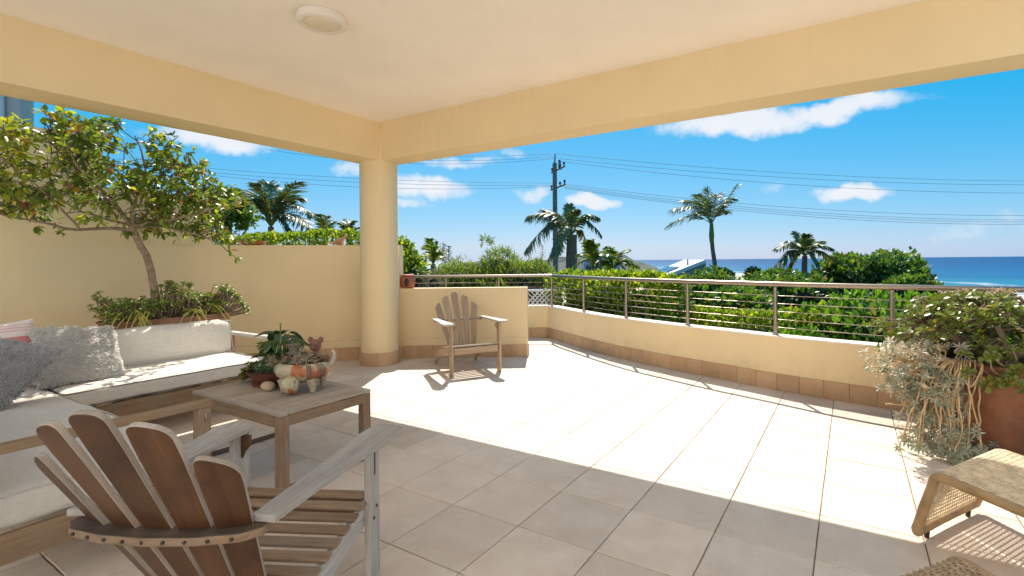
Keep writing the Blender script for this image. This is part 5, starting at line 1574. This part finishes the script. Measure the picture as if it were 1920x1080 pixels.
def palm(label, base, top, fronds, mats, trunk_r, trunk_mat='bark_palm', seed=1, group='palms beyond the parapet', leaflet=.5, shaft=0.0, droopy=1.0, nleaf=46, lw=.045):
    """fronds: list of (end offset, length of bow upwards, fullness)"""
    r = random.Random(seed); base, top = V(base), V(top)
    t = thing('palm_tree', label, 'palm', tuple(base), group=group)
    T = top - base; n = 18
    pts = bez([V((0, 0, -.5)), T * .35 + V((.05, 0, 0)), T * .7 + V((-.03, .02, 0)), T], 5)
    rr = [trunk_r * (1.15 - .35 * i / (len(pts) - 1)) * (1 + .03 * math.sin(i * 2.6)) for i in range(len(pts))]
    MB().tube(pts, rr, 12).build('trunk', M[trunk_mat], t, smooth=70)
    if shaft: MB().tube([T - V((0, 0, shaft)), T - V((0, 0, shaft * .6)), T, T + V((0, 0, shaft * .3))], [trunk_r * .9, trunk_r * 1.2, trunk_r * .8, trunk_r * .3], 10).build('crown_shaft', M['lf_palm_green'], t, smooth=70)
    for (e, bow, full) in fronds:
        e = V(e); mid = e * .5 + V((0, 0, bow)); c = bez([T, T + mid * .55 + V((0, 0, bow * .35)), T + mid, T + e * .82 + V((0, 0, bow * .45)), T + e], 8); N = len(c)
        mb = MB().tube(c, list(np.linspace(.022, .004, N)), 5, mi=1)
        fr = mb.build('frond', [M[mats], M['lf_palm_green']], t, smooth=70)
        Lf = e.length; pos, dr, up, sz = [], [], [], []
        wind = V((r.uniform(-.25, .25), r.uniform(-.25, .25), -.25 * droopy))
        for k in range(nleaf):
            s = .14 + .86 * k / nleaf; f = s * (N - 1); i = min(N - 2, int(f)); p = c[i].lerp(c[i + 1], f - i); d = (c[i + 1] - c[i]).normalized()
            side = d.cross(V((0, 0, 1))); side = side.normalized() if side.length > .05 else V((1, 0, 0)); upv = side.cross(d)
            ll = leaflet * Lf * (.35 + .65 * math.sin(PI * min(1, s * .92 + .08)) ** .7) * full
            for sg in (-1, 1):
                q = side * sg * .82 + d * (.55 + .4 * s) + upv * r.uniform(-.15, .35) + wind + V([r.gauss(0, .09) for _ in range(3)])
                pos.append(tuple(p)); dr.append(tuple(q)); up.append(tuple(upv + V([r.gauss(0, .3) for _ in range(3)]))); sz.append((lw / .09 * 1.0, ll * r.uniform(.8, 1.1), ll * droopy))
        fo = link('leaflets', scatter_mesh('leaflets', tpl_strap(.09, .30), pos, dr, up, np.array(sz), M[mats]), fr, kind='stuff')
    return t


def rel(px, py, depth, T): return tuple(at(px, py, depth) - V(T))


def seg_path(pts): return [(at(px, 488, d).x, at(px, 488, d).y) for px, d in pts]


# hedges and shrubs just outside the parapet
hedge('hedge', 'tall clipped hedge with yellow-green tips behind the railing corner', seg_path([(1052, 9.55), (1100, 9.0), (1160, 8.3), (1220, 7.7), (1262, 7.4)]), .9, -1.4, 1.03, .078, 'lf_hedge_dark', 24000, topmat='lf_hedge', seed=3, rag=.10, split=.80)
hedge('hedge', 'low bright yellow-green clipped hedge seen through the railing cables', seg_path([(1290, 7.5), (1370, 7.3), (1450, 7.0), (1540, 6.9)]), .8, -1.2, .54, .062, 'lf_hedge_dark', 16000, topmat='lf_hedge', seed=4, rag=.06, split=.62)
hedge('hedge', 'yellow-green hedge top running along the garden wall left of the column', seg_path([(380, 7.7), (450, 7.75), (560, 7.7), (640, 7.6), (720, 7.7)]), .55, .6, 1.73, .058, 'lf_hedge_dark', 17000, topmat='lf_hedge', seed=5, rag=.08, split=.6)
bush('shrub', 'lush broad-leaved green shrub beyond the parapet between the last two railing posts', at(1625, 645, 6.7), (1.10, .8, .74), .118, 'lf_broad', 6500, tpl=tpl_leaf(.42, .07, .15), seed=6, upright=.7, lumps=12, core=.6, rag=.25)
bush('shrub', 'broad-leaved green shrub behind the jade bush at the right edge', at(1800, 650, 6.3), (.95, .7, .70), .118, 'lf_broad', 5000, tpl=tpl_leaf(.42, .07, .15), seed=7, upright=.7, lumps=10, core=.6)
bush('shrub', 'low broad-leaved shrub beside the bright clipped hedge', at(1500, 680, 6.2), (.5, .45, .50), .105, 'lf_broad', 2200, tpl=tpl_leaf(.42, .07, .15), seed=8, upright=.7)
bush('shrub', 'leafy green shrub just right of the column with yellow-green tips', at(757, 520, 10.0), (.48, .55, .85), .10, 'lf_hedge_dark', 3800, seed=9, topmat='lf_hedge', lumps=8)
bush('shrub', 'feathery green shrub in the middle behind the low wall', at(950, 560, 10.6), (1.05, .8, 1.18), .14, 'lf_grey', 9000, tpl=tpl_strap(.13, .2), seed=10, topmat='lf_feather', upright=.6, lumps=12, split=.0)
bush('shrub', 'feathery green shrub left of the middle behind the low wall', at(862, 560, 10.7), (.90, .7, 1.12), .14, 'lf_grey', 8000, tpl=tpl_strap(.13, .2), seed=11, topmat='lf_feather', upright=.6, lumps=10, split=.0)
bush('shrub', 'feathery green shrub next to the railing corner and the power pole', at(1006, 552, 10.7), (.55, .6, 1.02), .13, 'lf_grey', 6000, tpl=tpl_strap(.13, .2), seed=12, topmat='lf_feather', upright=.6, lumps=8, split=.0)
bush('shrub', 'dry grey-brown twiggy shrub between the leafy shrub and the feathery ones', at(802, 555, 9.9), (.38, .4, .62), .13, 'lf_grey', 1500, tpl=tpl_strap(.07, .1), seed=13, core=.5, lumps=6)
for k, (px, py, dpt, rx, rz, lab) in enumerate([(1330, 565, 15, 1.1, 1.15, 'dark green tree crown below the tall palm, seen through the railing'), (1430, 560, 17, 1.25, 1.05, 'dark green tree crown between the tall palm and the short palm'),
                                               (1385, 590, 11.5, .9, .70, 'dark bush behind the low bright hedge'), (1500, 560, 14, 1.0, .85, 'dark green tree crown below the short palm'), (1285, 575, 12, .6, .8, 'dark green bush beside the tall hedge end')]):
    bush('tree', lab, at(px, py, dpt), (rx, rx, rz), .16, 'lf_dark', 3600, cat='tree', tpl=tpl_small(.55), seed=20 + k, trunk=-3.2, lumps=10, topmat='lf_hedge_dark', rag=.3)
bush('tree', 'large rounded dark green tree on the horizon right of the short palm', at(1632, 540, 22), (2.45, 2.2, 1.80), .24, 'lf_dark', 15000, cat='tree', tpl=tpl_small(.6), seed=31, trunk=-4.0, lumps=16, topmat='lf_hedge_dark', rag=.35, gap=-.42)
bush('tree', 'smaller dark tree crown at the right foot of the large rounded tree', at(1705, 548, 19), (1.10, 1.1, .72), .19, 'lf_dark', 3600, cat='tree', tpl=tpl_small(.6), seed=32, trunk=-4.0, lumps=9, topmat='lf_hedge_dark')
bush('tree', 'small spiky dark treetop standing out against the sea left of the tall palm base', at(1352, 522, 21), (.55, .5, .45), .2, 'lf_dark', 900, cat='tree', tpl=tpl_small(.5), seed=33, trunk=-4.0, lumps=6)
bush('tree', 'small dark treetop with a pointed shoot against the sea, right of the tall palm', at(1412, 520, 21), (.38, .4, .40), .2, 'lf_dark', 700, cat='tree', tpl=tpl_small(.5), seed=34, trunk=-4.0, lumps=6)
bush('tree', 'flat-topped dark treetop against the sea, left of the short palm', at(1462, 520, 20), (.62, .5, .32), .2, 'lf_dark', 900, cat='tree', tpl=tpl_small(.5), seed=35, trunk=-4.0, lumps=6, topmat='lf_hedge_dark')
# filler: scrubby slope below, one mass
rs = np.random.default_rng(77); pos = []; dr = []; up = []; sz = []
for k in range(26000):
    dpt = 9 + 170 * rs.random() ** 2.2; px = rs.uniform(-200, 2100); p = at(px, 488, dpt)
    ws = (V((p.x, p.y)) - SH1).dot(SHN)
    if ws > -30: continue
    zg = -3.0 - 16.0 * max(0, min(1, (dpt + 12 - 14) / 190)) ** .8
    h = 1.2 + 2.2 * (noise.noise(V((p.x * .12, p.y * .12, 5))) + .3)
    pos.append((p.x, p.y, zg + max(.1, h) * rs.random() ** .4)); v = rs.normal(size=3); dr.append(tuple(v)); up.append((0, 0, 1)); sz.append(.22 + dpt * .006)
sl = link('scrub', scatter_mesh('scrub', tpl_small(.6), pos, dr, up, sz, M['lf_dark']), kind='stuff')
sl['label'] = 'dark scrub covering the slope below the terrace'; sl['category'] = 'scrub'

# palms
T1 = at(1072, 440, 15)
palm('stout palm with drooping fronds right behind the wooden power pole', (T1.x, T1.y, -3), T1,
     [(rel(985, 470, 14.6, T1), .55, 1), (rel(990, 405, 14.8, T1), .35, 1), (rel(1018, 392, 15.6, T1), .25, .9), (rel(1068, 384, 15.2, T1), .15, .8), (rel(1082, 392, 14.6, T1), .3, .8), (rel(1122, 408, 15, T1), .35, 1), (rel(1128, 442, 14.8, T1), .45, 1),
      (rel(1022, 505, 15.2, T1), .45, .7), (rel(1108, 478, 15.6, T1), .4, .7), (rel(1040, 478, 13.9, T1), .45, .8)], 'lf_palm', .20, seed=1, leaflet=.34, droopy=1.6, nleaf=54)
for (px, py, dpt, lab, sd_, fr_) in [(1112, 500, 12.5, 'young palm with upright yellowing fronds below the stout palm', 2, [(1100, 455), (1120, 460), (1085, 478), (1145, 478), (1075, 500), (1150, 505), (1108, 450)]),
                                    (1150, 505, 13, 'low palm with arching fronds between the young palm and the headland', 3, [(1140, 462), (1178, 468), (1182, 490), (1125, 475), (1172, 505), (1195, 500), (1110, 500)])]:
    T = at(px, py, dpt)
    palm(lab, (T.x, T.y, -3), T, [(rel(a, b, dpt + (k % 3 - 1) * .5, T), .18, .9) for k, (a, b) in enumerate(fr_)], 'lf_palm_green', .10, seed=sd_, leaflet=.36, nleaf=30, lw=.05)
T3 = at(1334, 420, 24)
palm('tall slender palm with wind-blown crown above the house roof', at(1343, 560, 24), T3,
     [(rel(1252, 424, 24.5, T3), .45, .9), (rel(1262, 392, 23.5, T3), .5, 1), (rel(1285, 376, 24.5, T3), .45, 1), (rel(1326, 356, 24, T3), .15, 1), (rel(1382, 346, 24, T3), .05, .55), (rel(1374, 372, 23.5, T3), .35, 1), (rel(1366, 398, 24.5, T3), .4, .9),
      (rel(1300, 402, 25, T3), .35, .9), (rel(1345, 365, 24.8, T3), .2, .9), (rel(1308, 365, 23.3, T3), .25, .9)], 'lf_palm', .105, seed=4, leaflet=.40, shaft=.9, nleaf=44)
T4 = at(1509, 480, 21)
palm('short palm with a full crown on the horizon, left of the large rounded tree', at(1512, 600, 21), T4,
     [(rel(1454, 466, 21, T4), .35, 1), (rel(1456, 500, 20.5, T4), .40, .9), (rel(1492, 436, 21.3, T4), .15, 1), (rel(1512, 440, 20.5, T4), .15, 1), (rel(1540, 452, 21.3, T4), .2, 1), (rel(1562, 466, 20.5, T4), .30, 1), (rel(1568, 488, 21, T4), .3, .9),
      (rel(1480, 502, 21.8, T4), .35, .7), (rel(1535, 502, 20.3, T4), .35, .7), (rel(1478, 452, 20, T4), .2, .9)], 'lf_palm', .13, seed=5, leaflet=.38, nleaf=42, lw=.06)
T5 = at(508, 425, 13.5)
palm('large feathery palm above the hedge left of the column', at(505, 520, 13.5), T5,
     [(rel(438, 400, 13.2, T5), .45, 1), (rel(452, 356, 13.8, T5), .35, 1), (rel(484, 346, 13.2, T5), .25, 1), (rel(505, 344, 13.9, T5), .15, 1), (rel(556, 342, 13.3, T5), .2, 1), (rel(566, 372, 13.9, T5), .35, 1), (rel(590, 404, 13.4, T5), .45, .9),
      (rel(580, 425, 12.8, T5), .35, .9), (rel(545, 440, 13.3, T5), .35, .9), (rel(455, 440, 13.1, T5), .35, .9), (rel(470, 375, 13.0, T5), .35, .9), (rel(535, 358, 13.6, T5), .25, .9)], 'lf_palm', .09, seed=6, leaflet=.36, nleaf=50, lw=.04, group='palms beyond the garden wall')
for (px, py, dpt, lab, sd_, fr_) in [(610, 445, 14, 'small palm tuft above the hedge, nearer the large feathery palm', 7, [(598, 402), (585, 430), (625, 415), (640, 435), (575, 445), (612, 405)]),
                                    (655, 445, 14, 'small palm tuft above the hedge, right beside the column', 8, [(638, 418), (665, 415), (682, 425), (690, 440), (630, 435), (650, 412)])]:
    T = at(px, py, dpt); palm(lab, (T.x, T.y, -2), T, [(rel(a, b, dpt + (k % 3 - 1) * .4, T), .12, .9) for k, (a, b) in enumerate(fr_)], 'lf_palm', .07, seed=sd_, leaflet=.38, nleaf=26, group='palms beyond the garden wall')
T = at(812, 495, 13); palm('small upright palm between the leafy shrub and the feathery shrubs', (T.x, T.y, -3), T, [(rel(a, b, 13 + (k % 3 - 1) * .4, T), .1, .9) for k, (a, b) in enumerate([(806, 448), (818, 455), (798, 462), (828, 468), (790, 480), (833, 482)])], 'lf_palm_green', .08, seed=9, leaflet=.36, nleaf=26)


def pine(label, px, py, dpt, h, seed):
    b = at(px, py, dpt); t = thing('pine_tree', label, 'pine', (b.x, b.y, b.z - h), group='small pines on the skyline'); r = np.random.default_rng(seed)
    MB().tube([(0, 0, 0), (0, 0, h)], [.12, .03], 6).build('trunk', M['bark_dark'], t)
    pos, dr, up, sz = [], [], [], []
    for k in range(700):
        z = h * (1 - .75 * r.random() ** .8); R0 = (h - z) * .24 + .12; a = r.random() * 2 * PI; tier = .6 + .4 * math.sin(z * 9)
        q = R0 * r.random() ** .5 * tier; pos.append((q * math.cos(a), q * math.sin(a), z)); dr.append((math.cos(a), math.sin(a), .5)); up.append((0, 0, 1)); sz.append(.35)
    link('crown', scatter_mesh('crown', tpl_small(.35), pos, dr, up, sz, M['lf_dark']), t, kind='stuff')
pine('larger pointed pine on the skyline left of the feathery shrubs', 830, 455, 60, 9, 1)
pine('smaller pointed pine on the skyline, just right of the larger one', 841, 462, 62, 8, 2)
pine('tiny distant pine on the skyline left of the power pole', 1017, 458, 110, 12, 3)
bush('shrub', 'thin pale shoot with loose leaves sticking up above the feathery shrubs', at(910, 452, 10.5), (.16, .16, .16), .09, 'lf_feather', 120, tpl=tpl_strap(.2, .2), seed=44, core=0, lumps=3)
st = MB(); a, b = at(912, 480, 10.5), at(909, 446, 10.5)

# dense tree peeping over the raised wall behind the potted tree
bush('tree', 'dark leafy tree beyond the raised garden wall, behind the potted tree', at(425, 400, 9.0), (.50, .5, .50), .10, 'lf_hedge_dark', 2200, cat='tree', seed=50, trunk=-2, topmat='lf_tree', core=.5)

# ---- power pole and wires
PD = 26
pb_, pt_ = at(1042, 600, PD), at(1040, 306, PD)
PO = thing('power_pole', 'wooden power pole with two crossarms and insulators standing behind the hedge', 'power pole', (pb_.x, pb_.y, -4.5))
top = pt_ - V((pb_.x, pb_.y, -4.5))
MB().tube([(0, 0, 0), tuple(top)], [.165, .115], 14).build('shaft', M['pole'], PO, smooth=60)
ad = V((ray(1040, 400)[0], ray(1040, 400)[1], 0)).normalized(); sdv = V((ad.y, -ad.x, 0)); arm_dir = (sdv * .35 + ad * -.94).normalized()
def px_up(px, py): return at(px, py, PD) - V((pb_.x, pb_.y, -4.5))
for (py, ln) in ((318, 1.9), (351, 2.1)):
    c_ = px_up(1046, py); a_, b_ = c_ - arm_dir * ln / 2, c_ + arm_dir * ln / 2
    ca = MB().tube([a_, b_], .055, 4, twist=PI / 4).build('crossarm', M['pole'], PO)
    for k in (-1, -.33, .33, 1):
        q = c_ + arm_dir * ln / 2 * k * .92; MB().lathe([(0, .05), (.03, .05), (.03, .12), (.06, .13), (.06, .2), (.03, .24), (0, .26)], 10, c=tuple(q)).build('insulator', M['bark_dark'], ca, smooth=50)
MB().tube([tuple(top), tuple(px_up(1041, 289))], [.045, .03], 8).build('top_pin', M['pole'], PO, smooth=60)
MB().tube([px_up(1048, 300), px_up(1048, 318)], .035, 8).tube([px_up(1050, 300), px_up(1052, 318)], .03, 8).build('fuse', M['bark_dark'], PO, smooth=60)


def wire(label, P0, P1, sag, r=.009):
    P0, P1 = V(P0), V(P1); pts = [P0.lerp(P1, t) - V((0, 0, 4 * sag * t * (1 - t))) for t in np.linspace(0, 1, 34)]
    o = thing('power_line', label, 'wire', tuple(P0), group='power lines on the pole', me=MB().tube([p - P0 for p in pts], r, 5).mesh('power_line', M['wire'], 80)); return o
ups = ['highest', 'second highest', 'third highest']
for k, (py0, px1, py1, sag) in enumerate([(288, 2300, 332, .72), (297, 2300, 336, .76), (302, 2300, 352, .85)]):
    wire('%s power line running from the pole to the right over the sea' % ups[k], at(1041 + (k > 0) * 6, py0, PD), at(px1, py1, 30 - k * 1.2), sag)
for k, (py0, px1, py1, sag) in enumerate([(288, 500, 262, .45), (293, 500, 272, .5), (297, 500, 280, .5)]):
    wire('%s power line running from the pole to the left under the roof beam' % ups[k], at(1041 - (k > 0) * 2, py0, PD), at(px1, py1, 28 - k), sag)
lows = ['uppermost', 'second', 'third', 'lowest']
for k, (py0, px1, py1, sag) in enumerate([(344, 2300, 389, 1.0), (348, 2300, 397, 1.03), (351, 2300, 400, 1.05), (353, 2300, 403, 1.1)]):
    wire('%s of the lower power lines sagging from the pole to the right' % lows[k], at(1050 + k * 3, py0, PD - .2 * k), at(px1, py1, 30 - k * .5), sag)
for k, (py0, px1, py1, sag) in enumerate([(343, 200, 296, .35), (347, 200, 303, .4), (349, 200, 300, .65)]):
    wire('%s of the lower power lines from the pole to the left across the column' % lows[k], at(1040 - 2 * k, py0, PD - .2 * k), at(px1, py1, 27 - k * .5), sag)

# ---- neighbour's house with solar roof
HD = 40
A, B_, C_, D_ = at(1322, 487, HD), at(1283, 487, HD + 6), at(1168, 534, HD + 6), at(1218, 528, HD)
HS = thing('house', 'grey boarded house with a single-slope roof carrying solar panels', 'house', (A.x, A.y, -6))
O = V((A.x, A.y, -6))
dn = (A - B_).normalized(); nrm_ = (C_ - B_).cross(A - B_).normalized(); nrm_ = nrm_ if nrm_.z > 0 else -nrm_
def slabq(P, th):  # quad with thickness, moved to local
    lo = [p - nrm_ * th for p in P]; mb = MB(); vs = [tuple(p - O) for p in P] + [tuple(p - O) for p in lo]
    return mb.add(vs, [(0, 1, 2, 3), (7, 6, 5, 4)] + [(i, (i + 1) % 4, 4 + (i + 1) % 4, 4 + i) for i in range(4)])
rf = slabq([B_, C_, D_, A], .28).build('roof', M['roofmetal'], HS)
uu, vv = (C_ - B_), (A - B_)
for i in range(5):
    for j in range(2):
        s0, s1 = .30 + i * .125, .30 + i * .125 + .118; t0, t1 = .10 + j * .35, .10 + j * .35 + .33
        P = [B_ + uu * s + vv * t_ + nrm_ * .12 for s, t_ in ((s0, t0), (s1, t0), (s1, t1), (s0, t1))]
        slabq(P, .05).build('solar_panel', M['solar'], rf)
fl_ = MB().tube([tuple(B_ + uu * .2 + vv * .85 - O), tuple(B_ + uu * .2 + vv * .85 + V((0, 0, .5)) - O)], .07, 10).build('flue', M['greywall'], rf, smooth=60)
q0, q1 = A - nrm_ * .3 - (uu).normalized() * 0 + dn * -.2, D_ - nrm_ * .3 + dn * -.2
wall_pts = [q0 - O, q1 - O, V((q1.x - O.x, q1.y - O.y, 0)), V((q0.x - O.x, q0.y - O.y, 0))]
nb_ = 14
mb = MB()
hA, hD = q0, q1
for k in range(nb_):
    z1 = q0.z - O.z - k * .38; z0 = z1 - .36
    # board from the high end to where the roof line cuts it
    def xr(z): f = (q0.z - O.z - z) / max(1e-6, (q0.z - q1.z)); return min(1, max(0.02, f))
    a = q0 - O; b = q1 - O; e = V((b.x - a.x, b.y - a.y, 0)); off = dn * .03
    f0, f1 = xr(z1), xr(z0); P = [V((a.x, a.y, z0)), V((a.x, a.y, z1)), V((a.x, a.y, 0)) + e * f0 + V((0, 0, z1)), V((a.x, a.y, 0)) + e * f1 + V((0, 0, z0))]
    bd = MB().add([tuple(p + off) for p in P] + [tuple(p - off) for p in P], [(0, 1, 2, 3), (7, 6, 5, 4), (0, 4, 5, 1), (1, 5, 6, 2), (2, 6, 7, 3), (3, 7, 4, 0)]).build('wall_board', M['bluegrey'], HS)
bk_ = (B_ - A); P = [q0 - O, q0 + bk_ - O]
MB().add([tuple(P[0]), tuple(P[1]), (P[1].x, P[1].y, 0), (P[0].x, P[0].y, 0)], [(0, 1, 2, 3)]).build('end_wall', M['bluegrey'], HS)
e = V((q1.x - q0.x, q1.y - q0.y, 0)); 
for (f0, f1, dz0, dz1) in ((.30, .44, -1.55, -2.5), (.46, .60, -2.0, -2.9), (.20, .28, -1.2, -2.1)):
    a = q0 - O; P = [V((a.x, a.y, a.z + dz1)) + e * f0, V((a.x, a.y, a.z + dz0 - .0)) + e * f0, V((a.x, a.y, a.z + dz0 - (f1 - f0) * 2.0)) + e * f1, V((a.x, a.y, a.z + dz1)) + e * f1]
    w_ = MB().add([tuple(p + dn * .05) for p in P] + [tuple(p + dn * .0) for p in P], [(0, 1, 2, 3), (7, 6, 5, 4), (0, 4, 5, 1), (1, 5, 6, 2), (2, 6, 7, 3), (3, 7, 4, 0)]).build('window', M['glass_dark'], HS)
    for i in range(4): MB().tube([tuple(P[i] + dn * .06), tuple(P[(i + 1) % 4] + dn * .06)], .04, 4, twist=PI / 4).build('frame', M['white'], w_)
MB().tube([tuple(q1 - O + e * -.05 + dn * .1), (q1.x - O.x - e.x * .05, q1.y - O.y - e.y * .05, 0)], .06, 8).build('downpipe', M['white'], HS, smooth=60)

# pale apartment block behind the low palms
ap = at(1120, 500, 120)
AB = thing('apartment_building', 'pale grey apartment block half hidden behind the low palms', 'building', (ap.x, ap.y, -10), TH)
mb = MB().box(-3.2, 3.2, 0, 8, 0, 13.2).box(3.2, 5.6, 1, 8, 0, 11.6); mb.build('wall', M['apart'], AB)
for fl in range(4):
    for k in range(4):
        w_ = MB().box(-2.7 + k * 1.45, -1.8 + k * 1.45, -.06, .05, 3.2 + fl * 2.6, 4.8 + fl * 2.6).build('window', M['glass_dark'], AB)
        MB().box(-2.75 + k * 1.45, -1.75 + k * 1.45, -.12, .04, 3.08 + fl * 2.6, 3.18 + fl * 2.6).build('sill', M['white'], w_)
    MB().box(-3.3, 3.3, -.5, -.02, 2.55 + fl * 2.6, 2.7 + fl * 2.6).build('balcony_slab', M['white'], AB)

# white lattice beyond the gap of the low wall
la = at(1012, 560, 9.1)
LT = thing('lattice_panel', 'small white lattice panel outside the railing in the gap beside the low wall', 'lattice', (la.x, la.y, .0), TH)
for s in (-1, 1):
    for k in range(9):
        x = -.34 + k * .085
        a, b = V((x - .0, s * .006, -.05)), V((x + .0, s * .006, .68))
        sl_ = MB()
        L_ = 1.0; c0 = V((x, s * .006, .40)); d_ = V((s * .7, 0, .714))
        t_hi = min((.38 - s * c0.x) / .7, .36 / .714); t_lo = min((.38 + s * c0.x) / .7, .42 / .714)
        p0, p1 = c0 - d_ * t_lo, c0 + d_ * t_hi
        MB().tube([p0, p1], .010, 4, twist=PI / 4).build('slat', M['white'], LT)
for (p0, p1) in (((-.38, 0, -.02), (-.38, 0, .76)), ((.38, 0, -.02), (.38, 0, .76)), ((-.40, 0, .76), (.40, 0, .76)), ((-.40, 0, -.02), (.40, 0, -.02))):
    MB().tube([p0, p1], .02, 4, twist=PI / 4).build('frame_bar', M['white'], LT)
MB().box(-.40, -.36, -.01, .03, -3, -.02).box(.36, .40, -.01, .03, -3, -.02).build('support_post', M['white'], LT)

# neighbour's wall and white downpipe top left
nb1 = at(25, 210, 9.5)
NB = thing('neighbour_house', 'grey corner of the neighbouring house with a thick white downpipe, top left', 'house', (nb1.x, nb1.y, -3), TH)
MB().box(-2.6, .13, 0, .25, 0, 8.2).build('wall', M['nbwall'], NB)
MB().tube([(-.20, -.14, 0), (-.20, -.14, 8.2)], .13, 20).build('downpipe', M['white'], NB, smooth=60)
